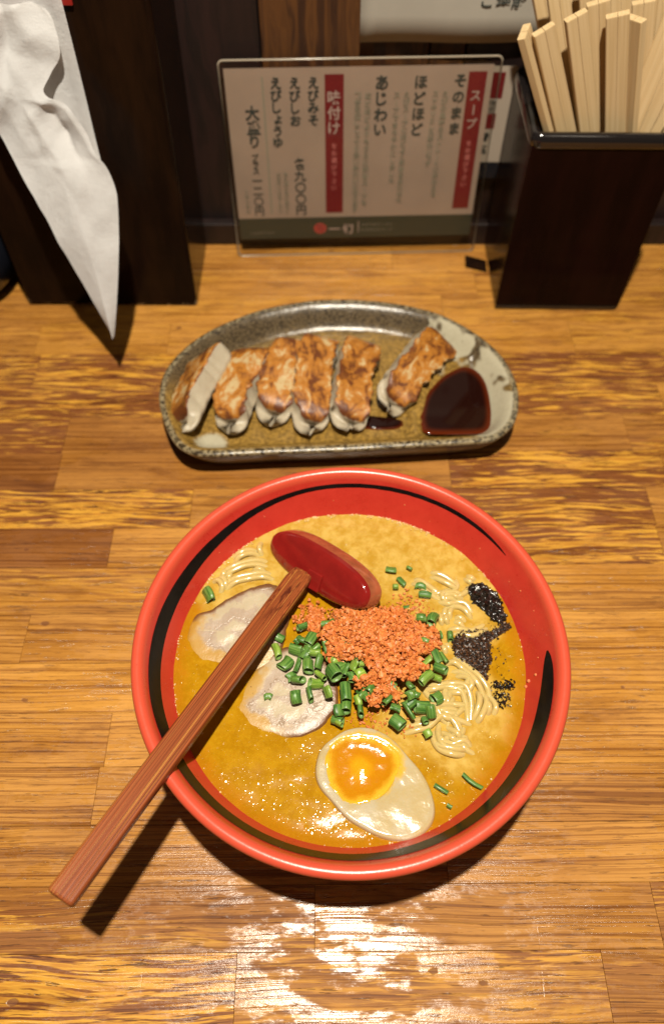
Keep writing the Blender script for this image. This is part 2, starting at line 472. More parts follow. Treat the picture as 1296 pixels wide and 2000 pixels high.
def scallion_mat():
    m, nt, p = new_mat('scallion_green')
    v = coords(nt, rnd=True)
    t = oattr(nt, 'tone')
    g = ramp(nt, noi(nt, nd(nt, 'ShaderNodeMapping', None, Vector=v, Scale=(0.6, 12, 12)).outputs[0], 1.0, 3), 0.35, 0.65)
    dark = mix(nt, g, (0.032, 0.108, 0.018), (0.120, 0.245, 0.050))
    lime = mix(nt, g, (0.16, 0.29, 0.025), (0.30, 0.41, 0.07))
    col = mix(nt, t, dark, lime)
    inner = gattr(nt, 'inner')
    col = mix(nt, mth(nt, 'MULTIPLY', inner, 0.75), col, (0.16, 0.27, 0.08))
    setp(nt, p, Base_Color=col, Roughness=0.34, Specular_IOR_Level=0.45, Subsurface_Weight=0.12, Subsurface_Radius=(.5, 1, .2),
         Subsurface_Scale=0.001, Normal=bump(nt, g, 0.2, 0.0005))
    return m

def crumb_mat():
    m, nt, p = new_mat('fried_shrimp_crumb')
    v = coords(nt)
    n = noi(nt, v, 6.0, 3, 0.7)
    col = mix(nt, ramp(nt, n, 0.33, 0.68), (0.50, 0.122, 0.025), (0.70, 0.245, 0.06))
    setp(nt, p, Base_Color=col, Roughness=0.45, Subsurface_Weight=0.2, Subsurface_Radius=(1, .4, .15), Subsurface_Scale=0.0015,
         Normal=bump(nt, noi(nt, v, 16.0, 3), 0.4, 0.0006))
    return m

def spice_mat(name, a, b, rough):
    m, nt, p = new_mat(name)
    v = coords(nt)
    setp(nt, p, Base_Color=mix(nt, ramp(nt, noi(nt, v, 9.0, 3), 0.45, 0.7), a, b), Roughness=rough, Specular_IOR_Level=0.6,
         Normal=bump(nt, noi(nt, v, 10.0, 3), 0.4, 0.0006))
    return m

def bamboo():
    m, nt, p = new_mat('smoked_bamboo')
    v = coords(nt)
    def nz(sx, sy, sz, d=3):
        return noi(nt, nd(nt, 'ShaderNodeMapping', None, Vector=v, Scale=(sx, sy, sz)).outputs[0], 1.0, d, 0.6)
    st = nz(0.05, 24.0, 16.0, 4)
    col = mix(nt, ramp(nt, st, 0.38, 0.62), (0.115, 0.024, 0.009), (0.30, 0.078, 0.021))
    col = mix(nt, ramp(nt, nz(0.035, 15.0, 11.0, 2), 0.60, 0.65), col, (0.46, 0.20, 0.045))
    dk = mth(nt, 'MULTIPLY', ramp(nt, nz(0.8, 3.0, 2.0, 4), 0.52, 0.66), ramp(nt, xyz(nt, v)[0], 13.4, 16.0))
    col = mix(nt, dk, col, (0.075, 0.014, 0.006))
    setp(nt, p, Base_Color=col, Roughness=mix(nt, st, (0.26,) * 3, (0.44,) * 3), Specular_IOR_Level=0.16, Normal=bump(nt, st, 0.25, 0.0005))
    return m

def chopstick_mat():
    m, nt, p = new_mat('split_chopstick_wood')
    v = coords(nt, rnd=True)
    n = noi(nt, nd(nt, 'ShaderNodeMapping', None, Vector=v, Scale=(7, 7, 0.12)).outputs[0], 1.0, 4)
    col = mix(nt, ramp(nt, n, 0.3, 0.7), (0.57, 0.42, 0.235), (0.49, 0.345, 0.175))
    setp(nt, p, Base_Color=col, Roughness=0.6, Specular_IOR_Level=0.3, Normal=bump(nt, n, 0.15, 0.0004))
    return m

def gyoza_mat():
    m, nt, p = new_mat('fried_dumpling_skin')
    v = coords(nt, rnd=True)
    c = gattr(nt, 'crust')
    n1 = noi(nt, nd(nt, 'ShaderNodeMapping', None, Vector=v, Scale=(1.1, 0.6, 1)).outputs[0], 0.9, 6, 0.66, 0.7)
    n2 = noi(nt, v, 2.4, 4, 0.7)
    cook = mth(nt, 'ADD', mth(nt, 'MULTIPLY', n1, 0.8), mth(nt, 'MULTIPLY', n2, 0.2))
    cook = mth(nt, 'ADD', cook, mth(nt, 'MULTIPLY', gattr(nt, 'brim'), 0.10))
    br = mix(nt, ramp(nt, cook, 0.40, 0.48), (0.50, 0.37, 0.19), (0.41, 0.160, 0.022))
    br = mix(nt, ramp(nt, cook, 0.49, 0.60), br, (0.125, 0.034, 0.008))
    br = mix(nt, ramp(nt, cook, 0.66, 0.76), br, (0.06, 0.014, 0.005))
    white = mix(nt, n2, (0.37, 0.31, 0.22), (0.47, 0.41, 0.31))
    f = ramp(nt, mth(nt, 'ADD', c, mth(nt, 'MULTIPLY', mth(nt, 'SUBTRACT', n2, 0.5), 0.9)), 0.42, 0.62)
    col = mix(nt, f, white, br)
    setp(nt, p, Base_Color=col, Roughness=mix(nt, n2, (0.28,) * 3, (0.55,) * 3), Subsurface_Weight=0.2, Subsurface_Radius=(1, .7, .5),
         Subsurface_Scale=0.002, Specular_IOR_Level=0.55, Normal=bump(nt, mth(nt, 'ADD', n1, n2), 0.35, 0.001))
    return m

def napkin_mat():
    m, nt, p = new_mat('thin_paper_napkin')
    v = coords(nt)
    n = noi(nt, v, 1.6, 5, 0.7)
    nf = noi(nt, v, 14.0, 3, 0.7)
    setp(nt, p, Base_Color=mix(nt, n, (0.56, 0.56, 0.57), (0.66, 0.66, 0.67)), Roughness=0.85, Specular_IOR_Level=0.2,
         Normal=bump(nt, mth(nt, 'ADD', n, mth(nt, 'MULTIPLY', nf, 0.35)), 0.5, 0.0015))
    tr = nd(nt, 'ShaderNodeBsdfTranslucent', None, Color=(0.8, 0.74, 0.66))
    ms = nd(nt, 'ShaderNodeMixShader', None, i0=0.28)
    nt.links.new(p.outputs[0], ms.inputs[1])
    nt.links.new(tr.outputs[0], ms.inputs[2])
    nt.links.new(ms.outputs[0], nt.nodes['Material Output'].inputs[0])
    return m

def clear_plastic():
    m, nt, p = new_mat('clear_hard_plastic')
    v = coords(nt)
    t = nd(nt, 'ShaderNodeBsdfTransparent', None, Color=(0.985, 0.98, 0.965))
    g = nd(nt, 'ShaderNodeBsdfGlossy', None, Color=(1, 1, 1), Roughness=0.09,
           Normal=bump(nt, noi(nt, v, 0.35, 2), 0.12, 0.003))
    fr = nd(nt, 'ShaderNodeFresnel', None, IOR=1.5)
    ms = nd(nt, 'ShaderNodeMixShader', None, i0=mth(nt, 'MULTIPLY', fr.outputs[0], 0.22, True))
    nt.links.new(t.outputs[0], ms.inputs[1])
    nt.links.new(g.outputs[0], ms.inputs[2])
    nt.links.new(ms.outputs[0], nt.nodes['Material Output'].inputs[0])
    return m

def soy_mat():
    m, nt, p = new_mat('soy_sauce')
    d = gattr(nt, 'depth')
    col = mix(nt, ramp(nt, d, 0.0, 0.22), (0.085, 0.013, 0.003), (0.012, 0.003, 0.002))
    setp(nt, p, Base_Color=col, Roughness=0.05, Specular_IOR_Level=0.16)
    return m

M = dict(wood=wood_counter(), glaze=glaze(), red=bowl_red(), broth=broth_mat(), noodle=noodle_mat(), pork=pork_mat(),
         eggw=egg_white_mat(), yolk=yolk_mat(), scallion=scallion_mat(), crumb=crumb_mat(), bamboo=bamboo(),
         chop=chopstick_mat(), gyoza=gyoza_mat(), napkin=napkin_mat(), plastic=clear_plastic(), soy=soy_mat())
M['black_paste'] = spice_mat('glossy_black_garlic_paste', (0.006, 0.005, 0.004), (0.03, 0.015, 0.008), 0.14)
M['black_grain'] = spice_mat('ground_black_spice', (0.016, 0.009, 0.006), (0.13, 0.050, 0.016), 0.32)
M['dark_gap'] = simple('dark_glue_line', (0.09, 0.036, 0.014), 0.8)
M['stripe'] = simple('black_lacquer_stripe', (0.006, 0.005, 0.005), 0.25, 0.15, var=0.3, bumps=0.05)
M['ladle_red'] = simple('dark_red_lacquer', (0.20, 0.010, 0.008), 0.12, coat=0.4, var=0.10, vs_=1.2, bumps=0.05, bs=2.0)
M['box_black'] = simple('black_lacquer', (0.010, 0.008, 0.008), 0.13, coat=0.5, bumps=0.06, bs=3.0)
M['box_brown'] = lacquer_box('red_brown_lacquer', (0.005, 0.0015, 0.0012), (0.010, 0.0026, 0.002), (0.09, 0.035, 0.02))
M['box_dark'] = lacquer_box('dark_brown_lacquer', (0.006, 0.003, 0.002), (0.014, 0.006, 0.003), (0.30, 0.21, 0.12))
M['wall_dark'] = wall_wood('dark_stained_board', (0.016, 0.006, 0.005), (0.007, 0.003, 0.0025))
M['wall_mid'] = wall_wood('brown_stained_board', (0.085, 0.032, 0.008), (0.028, 0.010, 0.004), 1.6)
M['paper'] = simple('printed_card', (0.30, 0.222, 0.175), 0.55, var=0.05, vs_=0.25)
M['notice'] = simple('notice_paper', (0.29, 0.265, 0.225), 0.7, var=0.04, vs_=0.3)
M['ink'] = simple('black_ink', (0.035, 0.04, 0.035), 0.6)
M['ink_grey'] = simple('grey_ink', (0.22, 0.20, 0.15), 0.6)
M['ink_red'] = simple('red_ink', (0.34, 0.045, 0.035), 0.6)
M['bar_red'] = simple('red_print', (0.14, 0.009, 0.011), 0.5, var=0.06)
M['band'] = simple('dark_green_print', (0.030, 0.036, 0.026), 0.4)
M['white_ink'] = simple('white_print', (0.36, 0.27, 0.24), 0.6)
M['pink_ink'] = simple('faded_white_print', (0.50, 0.16, 0.15), 0.6)
M['jar'] = simple('blue_black_glaze', (0.008, 0.009, 0.014), 0.18, bumps=0.05)
M['red_band'] = simple('red_painted_band', (0.22, 0.01, 0.008), 0.4)
M['ladle_reflection'] = simple('reflection_tinted_lacquer', (0.30, 0.085, 0.035), 0.10, coat=0.6, var=0.25, vs_=1.5, bumps=0.1, bs=2.0)  # soup's pale reflection on the cup wall, put into the lacquer colour

# ------------------------------------------------------------------ measured outlines, centimetres on the counter
SCALLIONS = [(-1.53,16.23,5.39,0.57,0.44,27,0),(-1.07,15.51,5.53,0.72,0.55,62,1),(-0.31,14.93,5.79,0.68,0.43,-76,0),(-0.86,14.74,5.64,0.62,0.39,0,2),(-1.75,15.43,5.41,0.33,0.36,-42,0),(-1.82,14.96,5.42,0.72,0.59,-21,1),(-2.31,14.28,5.35,0.78,0.61,52,1),(-2.77,14.93,5.30,0.86,0.39,-71,2),(-1.71,14.12,5.44,0.76,0.35,71,0),(-1.16,14.03,5.56,0.68,0.58,-85,1),(-0.62,14.20,5.73,0.80,0.46,76,1),(-0.53,13.48,5.70,0.64,0.46,-47,2),(0.08,13.55,5.92,0.82,0.70,-62,0),(-1.66,13.39,5.41,0.60,0.65,-10,1),(-1.72,12.54,5.34,0.71,0.57,-80,0),(-1.07,12.66,5.44,0.74,0.53,-76,0),(-3.11,12.62,5.15,0.42,0.30,0,1),(-0.22,12.67,5.63,0.61,0.60,-71,2),(0.65,12.60,5.83,0.99,0.60,-85,0),(0.34,11.82,5.51,0.61,0.56,-80,0),(1.35,11.78,5.62,0.59,0.56,-85,0),(1.47,12.41,5.93,0.47,0.31,42,1),(1.81,12.65,6.10,0.47,0.41,52,1),(1.07,13.76,6.31,0.50,0.57,62,2),(1.36,13.29,6.30,0.55,0.61,32,3),(-0.07,14.25,5.92,0.39,0.38,-21,2),(0.91,13.23,6.15,0.49,0.45,-80,0),(1.21,12.22,5.79,0.49,0.34,-71,2),(-0.24,16.26,5.60,0.68,0.40,0,0),(0.33,16.45,5.66,0.53,0.26,-80,1),(2.59,12.20,5.86,0.56,0.56,47,0),(2.83,12.82,6.17,0.61,0.39,-32,1),(3.00,11.88,5.67,0.53,0.45,-21,0),(3.65,11.77,5.55,0.89,0.41,-57,0),(3.07,11.27,5.45,0.71,0.63,-42,0),(3.66,12.44,5.82,0.48,0.39,-62,1),(4.05,12.54,5.77,0.35,0.34,-32,0),(4.68,11.81,5.43,0.67,0.56,-80,1),(4.39,11.38,5.38,0.31,0.36,-71,0),(4.47,10.79,5.29,0.40,0.40,-62,2),(4.53,16.61,5.62,0.48,0.48,-10,1),(5.14,16.56,5.53,0.77,0.52,67,0),(6.02,15.86,5.15,0.58,0.40,-90,0),(5.46,15.65,5.60,0.39,0.21,-80,0),(4.60,15.18,5.88,0.47,0.41,-21,1),(4.56,14.11,5.96,0.75,0.42,32,2),(5.15,14.48,5.76,0.84,0.39,-71,0),(5.59,14.65,5.15,0.68,0.33,-62,1),(5.30,13.85,5.69,0.69,0.58,-32,0),(4.55,13.30,5.85,0.87,0.45,42,2),(3.75,12.86,5.97,0.48,0.39,-52,0),(4.89,18.21,5.15,0.71,0.33,-10,0),(3.80,17.26,5.55,0.28,0.21,0,0),(0.34,11.22,5.37,0.38,0.37,-32,2),(-2.64,15.66,5.30,0.50,0.40,-21,0),(3.18,19.77,5.15,0.61,0.47,-8,1),(3.72,19.02,5.15,0.58,0.33,-52,0),(4.71,18.68,5.15,0.66,0.35,-16,0),(4.90,18.22,5.15,0.70,0.35,-8,0),(3.38,18.71,5.15,0.33,0.38,0,2),(4.18,19.83,5.15,0.34,0.33,-32,1),(-6.52,18.19,5.15,0.87,0.70,-62,1),(6.41,8.70,5.15,1.00,0.23,-37,0),(4.95,8.36,5.15,0.66,0.23,-32,0),(5.26,7.61,5.15,0.23,0.23,-32,0),(-1.50,15.51,5.45,0.53,0.41,-32,0)]
NOODLES_R = [[(5.54, 14.28), (6.03, 14.49), (6.53, 14.14), (7.07, 13.51), (7.39, 12.82), (7.5, 12.15)], [(5.78, 14.0), (6.38, 14.0), (6.75, 13.65), (6.44, 13.23), (5.77, 13.16), (5.15, 13.65)], [(4.18, 13.09), (4.91, 13.09), (5.65, 13.23), (6.29, 13.03), (6.48, 12.35), (6.5, 11.56), (6.3, 10.85)], [(5.76, 13.03), (5.46, 12.55), (5.04, 12.22)], [(7.1, 13.16), (7.16, 12.55), (6.88, 11.82), (6.52, 11.43)], [(3.08, 10.85), (3.86, 11.04), (4.58, 11.23), (5.26, 11.75), (5.76, 11.56), (6.08, 10.91), (6.35, 10.4)], [(4.96, 11.23), (4.79, 10.65), (5.07, 10.15), (5.74, 9.9), (6.38, 10.03)], [(5.2, 12.55), (5.07, 12.22), (5.2, 11.82), (5.64, 11.62), (6.04, 11.82)], [(4.74, 10.78), (4.9, 10.4), (5.51, 10.21), (6.09, 10.28), (6.48, 9.78)], [(7.33, 12.89), (7.58, 12.22), (7.46, 11.75)], [(5.2, 11.04), (5.68, 10.65), (5.85, 10.47)], [(4.26, 12.22), (4.82, 11.95), (5.68, 12.08), (6.31, 11.95)], [(3.7, 11.62), (4.47, 11.56), (5.13, 11.69), (5.61, 11.3)]]
NOODLES_U = [[(5.1, 19.43), (5.48, 19.63), (6.04, 19.43), (6.58, 19.02), (6.92, 18.77)], [(4.22, 19.18), (4.65, 19.18), (5.13, 18.85), (5.67, 18.37), (6.2, 17.97)], [(5.62, 17.73), (6.34, 17.89), (6.97, 17.81), (7.27, 17.34), (7.48, 16.73)], [(5.63, 16.2), (6.4, 16.35), (7.16, 16.27), (7.74, 16.5), (8.05, 16.8)], [(6.01, 17.42), (5.9, 16.88), (6.08, 16.57)], [(6.24, 16.8), (6.67, 16.96), (7.17, 16.35)], [(7.14, 19.59), (7.48, 19.34), (7.75, 19.18)], [(5.63, 15.75), (5.9, 15.38), (6.07, 15.01)], [(6.46, 17.73), (6.14, 17.27), (6.16, 16.73)], [(5.17, 18.37), (5.79, 18.13), (6.36, 18.13), (6.95, 18.37)]]
NOODLES_L = [[(-5.44, 20.13), (-5.04, 20.57), (-4.36, 20.83), (-3.66, 20.62)], [(-6.05, 19.15), (-5.49, 19.63), (-4.66, 20.03), (-3.89, 20.13), (-3.2, 19.93)], [(-5.81, 18.39), (-5.27, 18.96), (-4.44, 19.25), (-3.6, 19.34), (-2.91, 19.15)], [(-6.54, 18.96), (-6.13, 19.15), (-5.84, 18.77), (-5.97, 18.29)], [(-5.69, 20.03), (-5.82, 19.54), (-5.96, 19.15)], [(-3.89, 21.75), (-3.99, 21.13), (-3.74, 20.52)], [(-4.46, 19.63), (-3.96, 19.83), (-3.43, 19.54)], [(-5.24, 19.73), (-4.51, 20.42), (-3.83, 20.52)]]
CHASHU_A = [(-7.35, 15.91), (-7.14, 16.99), (-6.24, 17.41), (-5.41, 18.03), (-4.1, 18.6), (-2.97, 18.67), (-2.27, 17.79), (-2.32, 16.26), (-2.8, 14.52), (-3.51, 13.96), (-4.89, 14.19), (-5.96, 14.3), (-6.77, 14.41), (-7.2, 14.98)]
CHASHU_B = [(-5.09, 11.84), (-4.31, 11.22), (-2.84, 10.81), (-1.63, 10.73), (-0.44, 11.29), (0.25, 12.34), (0.05, 13.9), (-0.98, 15.12), (-2.4, 15.26), (-3.51, 14.43), (-4.45, 13.24), (-5.01, 12.47)]
EGGOUT = [(-0.02, 10.49), (0.59, 10.88), (1.32, 11.04), (2.04, 10.93), (2.8, 10.49), (3.47, 9.72), (4.08, 8.95), (4.42, 8.2), (4.55, 7.42), (4.36, 6.78), (3.86, 6.32), (3.1, 6.10), (2.2, 6.22), (1.4, 6.58), (0.62, 7.05), (-0.02, 7.75), (-0.55, 8.36), (-0.75, 8.98), (-0.65, 9.72), (-0.41, 10.16)]
YOLK = [(0.59, 10.57), (1.47, 10.63), (2.24, 10.46), (2.78, 10.1), (3.09, 9.78), (3.06, 9.19), (2.71, 8.51), (2.26, 8.0), (1.62, 7.69), (0.77, 7.59), (0.19, 8.0), (-0.18, 8.61), (-0.32, 9.35), (-0.19, 10.0), (0.14, 10.35)]
CRUMB = [(-0.08, 16.87), (0.65, 17.14), (1.79, 17.05), (2.84, 17.14), (3.64, 16.96), (4.18, 16.43), (4.78, 15.9), (5.34, 15.99), (5.35, 15.13), (4.84, 14.55), (4.06, 14.55), (4.47, 13.72), (3.98, 13.24), (3.21, 13.16), (2.6, 13.08), (2.0, 13.4), (1.62, 13.89), (1.09, 14.21), (0.39, 14.13), (-0.31, 14.38), (-0.07, 14.88), (-0.63, 15.56), (-0.24, 16.08), (0.48, 16.25)]
CRUMB2 = [(1.61, 13.12), (1.07, 13.04), (1.07, 12.72), (1.68, 12.8), (2.13, 12.8), (1.97, 12.41), (1.59, 12.25), (1.81, 12.02), (2.26, 12.02), (2.57, 12.41), (3.02, 12.25), (3.3, 12.49), (2.89, 12.8), (2.68, 13.12), (2.15, 13.28)]
CRUMB3 = [(-1.22, 16.89), (-0.98, 17.62), (-0.81, 17.16), (-0.32, 16.89), (-0.48, 16.35), (-0.96, 16.09), (-1.37, 16.44)]
BLACK1 = [(7.15, 18.67), (7.5, 18.95), (8.0, 18.87), (8.47, 18.58), (8.78, 18.26), (8.89, 17.71), (9.04, 17.01), (8.87, 16.7), (8.38, 16.7), (8.08, 17.16), (7.71, 17.55), (7.4, 17.95)]
BLACK2 = [(6.37, 16.02), (7.14, 16.17), (7.97, 16.17), (8.4, 16.32), (9.06, 16.63), (9.2, 16.36), (8.72, 16.1), (8.27, 15.8), (8.02, 15.73), (7.96, 14.7), (7.73, 14.13), (7.51, 13.43), (7.16, 13.85), (6.93, 14.2), (6.56, 14.49), (6.18, 14.78), (6.09, 15.28)]
BLACK3 = [(7.87, 13.36), (8.18, 13.43), (8.43, 13.36), (8.79, 13.54), (8.95, 13.26), (8.66, 13.09), (8.27, 13.09), (7.94, 13.16)]
BLACK4 = [(7.93, 13.02), (8.38, 12.95), (8.68, 12.75), (8.56, 12.35), (8.22, 12.21), (7.89, 12.15)]
SAUCE = [(6.07, 33.91), (6.56, 35.81), (7.71, 37.55), (8.98, 38.56), (9.81, 38.77), (10.6, 38.15), (11.0, 36.8), (11.03, 34.62), (10.73, 32.99), (10.14, 32.49), (8.05, 32.4), (6.39, 32.49), (6.08, 32.99)]
RIDGE = [(5.6, 31.62), (5.74, 33.79), (6.24, 35.93), (7.38, 37.76), (8.77, 38.94), (10.52, 39.72), (12.37, 41.05)]
DROP = [(1.75, 34.32), (2.92, 34.32), (4.86, 33.94), (4.76, 33.29), (3.23, 33.11), (1.83, 33.38)]
PLATE = [(0.47, 44.8), (4.34, 44.46), (7.74, 43.31), (10.21, 41.37), (11.98, 38.99), (12.73, 36.48), (12.68, 34.32), (12.11, 32.5), (11.0, 31.3), (9.78, 30.87), (5.07, 30.52), (0.4, 30.18), (-4.24, 29.97), (-7.54, 29.76), (-9.14, 29.93), (-10.31, 30.87), (-11.32, 32.95), (-11.83, 35.03), (-11.64, 37.47), (-10.45, 39.77), (-8.59, 41.65), (-5.68, 43.48), (-2.63, 44.46)]

# ================================================================== SETTING
# ---- the counter: a slab with laminated staves as its parts
counter = empty('wooden_counter', (0, 27, 0), (0, 0, R(0.45)))
tag(counter, 'worn varnished wooden counter of laminated pine staves under everything', 'counter')
cv, cf = box(-44, 44, -36, 31.5, -3.2, -0.42)
mk('slab', cv, cf, M['dark_gap'], counter, smooth=False)
ROWS = [-8.9, -6.0, -3.2, -0.55, 2.28, 5.10, 7.90, 10.80, 13.72, 16.65, 19.72, 22.95, 25.85, 28.90, 32.0, 35.25, 38.40, 41.60, 45.0, 48.2, 51.4, 54.6, 58.2]
# per row: list of (x where the stave starts, tone 0 pale .. 1 dark, fleck 0 plain .. 1 streaked)
STAVES = [
    [(-42, .3, .3), (-20, .4, .6), (8, .2, .2), (26, .4, .3)],
    [(-42, .3, .5), (-12, .3, .2), (16, .4, .6)],
    [(-42, .5, .3), (-24, .2, .7), (3, .3, .4), (22, .3, .5)],
    [(-42, .3, .6), (-22, .25, .80), (-4.6, .35, .45), (12.3, .45, .35), (29, .3, .3)],
    [(-42, .4, .3), (-27, .55, .35), (-1.0, .30, .25), (15.3, .5, .45), (31, .3, .3)],
    [(-42, .3, .1), (-24, .30, .10), (5.5, .25, .08), (24, .3, .3)],
    [(-42, .3, .1), (-12.4, .32, .04), (17.6, .22, .06)],
    [(-42, .2, .1), (-12.2, .16, .02), (9.0, .2, .05), (25, .3, .1)],
    [(-42, .2, .0), (-25, .12, .03), (3, .2, .1), (21.3, .15, .02)],
    [(-42, .3, .1), (-18, .22, .10), (7.0, .10, .0), (27, .1, .1)],
    [(-42, .3, .3), (-28, .20, .42), (2, .3, .4), (10.5, .12, .10), (28, .1, .0)],
    [(-42, .9, .1), (-31, .85, .06), (-14.0, .28, .06), (4, .3, .65), (20.8, .4, .3)],
    [(-42, .6, .6), (-29, .3, .95), (-9.2, .25, .06), (6, .55, .7), (20.9, .3, .2)],
    [(-42, .5, .4), (-33, .70, .10), (-18.5, .38, .05), (8, .35, .75), (22.6, .5, .2)],
    [(-42, .6, .5), (-31, .6, .75), (-18.6, .50, .10), (1, .5, .2), (20.8, .4, .4)],
    [(-42, .5, .8), (-27, .5, .82), (0, .4, .7), (24.0, .3, .3)],
    [(-42, .5, .8), (-22, .5, .90), (6, .6, .85), (28, .3, .3)],
    [(-42, .2, .3), (-22.6, .10, .35), (-12.5, .12, .32), (3, .2, .3), (18.7, .1, .38)],
    [(-42, .2, .2), (-19.6, .1, .30), (9, .15, .40), (27, .2, .3)],
    [(-42, .2, .2), (-12, .05, .25), (12, .15, .3), (30, .2, .3)],
    [(-42, .2, .2), (-16, .10, .15), (5.3, .18, .25), (23, .2, .3)],
    [(-42, .3, .3), (-8, .2, .2), (14, .2, .3)],
]
for r, staves in enumerate(STAVES):
    y0, y1 = ROWS[r] + 0.007, ROWS[r + 1] - 0.007
    for k, (x0, tone, fleck) in enumerate(staves):
        x1 = staves[k + 1][0] if k + 1 < len(staves) else 42
        hw, hd = (x1 - x0) / 2 - 0.007, (y1 - y0) / 2
        v, f = box(-hw, hw, -hd, hd, -0.40, random.uniform(-0.006, 0.0))
        s = mk('stave', v, f, M['wood'], counter, ((x0 + x1) / 2, (y0 + y1) / 2 - 27, 0), smooth=False, bevel=0.012, seg=1)
        s['tone'] = float(min(1.0, max(0.0, tone + random.uniform(-0.07, 0.12))))
        s['fleck'] = float(fleck)

# ---- the panelled wall behind
v, f = box(-48, 48, 57.6, 59.5, -3.2, 44)
wall = mk('wall', v, f, M['wall_dark'], smooth=False)
tag(wall, 'dark wood panelled wall behind the counter', None, None, 'structure')
edges = [(-46, 'wall_dark', 56.1), (-26, 'wall_dark', 56.0), (-13.0, 'wall_dark', 55.7), (-5.0, 'wall_mid', 55.9), (6.85, 'wall_mid', 56.0), (9.4, 'wall_dark', 56.0), (24, 'wall_dark', 56.0), (46, None, 0)]
for (x0, mt, yf), (x1, _, _) in zip(edges, edges[1:]):
    v, f = box(-(x1 - x0) / 2 + .05, (x1 - x0) / 2 - .05, 0, 57.55 - yf, 0.03, 44)
    mk('board', v, f, M[mt], wall, ((x0 + x1) / 2, yf, 0), smooth=False, bevel=0.12)
v, f = box(-46, 46, 54.75, 55.65, 0.02, 2.0)
mk('skirting', v, f, M['wall_dark'], wall, smooth=False, bevel=0.1)

# ================================================================== WRITING
def glyph_mesh(chars, mat, name, weight=0.012):
    """chars: list of (character, x, z, size, turned) in the card plane"""
    V, F = [], []
    dg = bpy.context.evaluated_depsgraph_get()
    for ch, cx, cz, size, turned in chars:
        cu = bpy.data.curves.new('glyph', 'FONT')
        cu.body = ch
        cu.size = 1.0
        cu.resolution_u = 2
        cu.offset = weight
        o = bpy.data.objects.new('glyph', cu)
        COL.objects.link(o)
        dg.update()
        me = o.evaluated_get(dg).to_mesh()
        if len(me.vertices):
            xs = [q.co.x for q in me.vertices]
            ys = [q.co.y for q in me.vertices]
            mx, my = (min(xs) + max(xs)) / 2, (min(ys) + max(ys)) / 2
            if ch in 'ょゅっ':
                mx -= 0.08
            base = len(V)
            for q in me.vertices:
                gx, gy = q.co.x - mx, q.co.y - my
                if turned:
                    gx, gy = gy, -gx
                V.append((cx + gx * size, 0.0, cz + gy * size))
            F += [tuple(base + i for i in pl.vertices) for pl in me.polygons]
        o.evaluated_get(dg).to_mesh_clear()
        bpy.data.objects.remove(o)
        bpy.data.curves.remove(cu)
    return mesh_data(name, V, F, M[mat], False)

def column(parent, text, top, bottom, size, mat, y=-0.03, weight=0.012, squash=1.0):
    n = len(text)
    ch = []
    for i, c in enumerate(text):
        t = (i + 0.5) / n
        ch.append((c, top[0] + (bottom[0] - top[0]) * t, top[1] + (bottom[1] - top[1]) * t, size, c in 'ー〜（）。'))
    return obj('lettering', glyph_mesh(ch, mat, 'lettering', weight), parent, (0, y, 0))

def plate_quad(parent, name, pts, y, mat, thick=0.012):
    v = [(a, y, b) for a, b in pts] + [(a, y + thick, b) for a, b in pts]
    n = len(pts)
    f = [tuple(reversed(range(n))), tuple(range(n, 2 * n))] + [(i, (i + 1) % n, (i + 1) % n + n, i + n) for i in range(n)]
    return mk(name, v, f, mat, parent, smooth=False)

# ---- menu card in a clear sleeve, leaning on the wall
menu = empty('menu_card', (2.05, 53.55, 0.06), (R(-5.5), 0, R(2.0)))
tag(menu, 'printed soup menu card in a clear plastic sleeve leaning against the wall', 'menu')
def rounded(w0, w1, h0, h1, r, n=5):
    pts = []
    for cx, cy, a0 in ((w1 - r, h0 + r, -90), (w1 - r, h1 - r, 0), (w0 + r, h1 - r, 90), (w0 + r, h0 + r, 180)):
        for k in range(n + 1):
            a = R(a0 + 90 * k / n)
            pts.append((cx + r * math.cos(a), cy + r * math.sin(a)))
    return pts
plate_quad(menu, 'sleeve', rounded(-9.95, 9.95, 0.0, 15.0, 0.35), -0.16, M['plastic'], 0.10)
# welded edge of the sleeve
v, f = tube([(a, -0.02, b) for a, b in rounded(-9.95, 9.95, 0.0, 15.0, 0.35, 4)] + [(9.6, -0.02, 0.0)], 0.07, 6)
mk('sleeve_edge', v, f, simple('sleeve_weld', (0.30, 0.25, 0.19), 0.2), menu)
card = plate_quad(menu, 'card', [(-9.62, 1.5), (9.45, 1.5), (9.45, 14.46), (-9.62, 14.46)], 0.02, M['paper'], 0.03)
plate_quad(card, 'footer_band', [(-9.62, 1.5), (9.45, 1.5), (9.45, 3.32), (-9.62, 3.32)], 0.0, M['band'])
plate_quad(card, 'heading_bar', [(7.72, 3.85), (9.02, 3.85), (9.02, 14.02), (7.72, 14.02)], 0.0, M['bar_red'])
plate_quad(card, 'heading_bar', [(-2.53, 3.7), (-1.16, 3.7), (-1.16, 14.0), (-2.53, 14.0)], 0.0, M['bar_red'])
plate_quad(card, 'rule', [(-6.98, 3.7), (-6.84, 3.7), (-6.88, 13.9), (-7.02, 13.9)], 0.005, M['ink_grey'])
column(card, 'スープ', (8.38, 12.9), (8.38, 10.0), 0.85, 'white_ink')
column(card, 'をお選び下さい', (8.37, 9.3), (8.37, 5.6), 0.45, 'pink_ink')
column(card, 'そのまま', (7.16, 14.0), (7.12, 9.6), 0.95, 'ink', weight=0.03)
column(card, 'ほどほど', (4.36, 13.95), (4.34, 9.6), 0.98, 'ink', weight=0.03)
column(card, 'あじわい', (1.56, 13.95), (1.56, 9.6), 1.05, 'ink', weight=0.03)
column(card, 'えびの風味をストレートに味わえる', (6.18, 12.8), (6.04, 4.8), 0.48, 'ink_grey', weight=0.03)
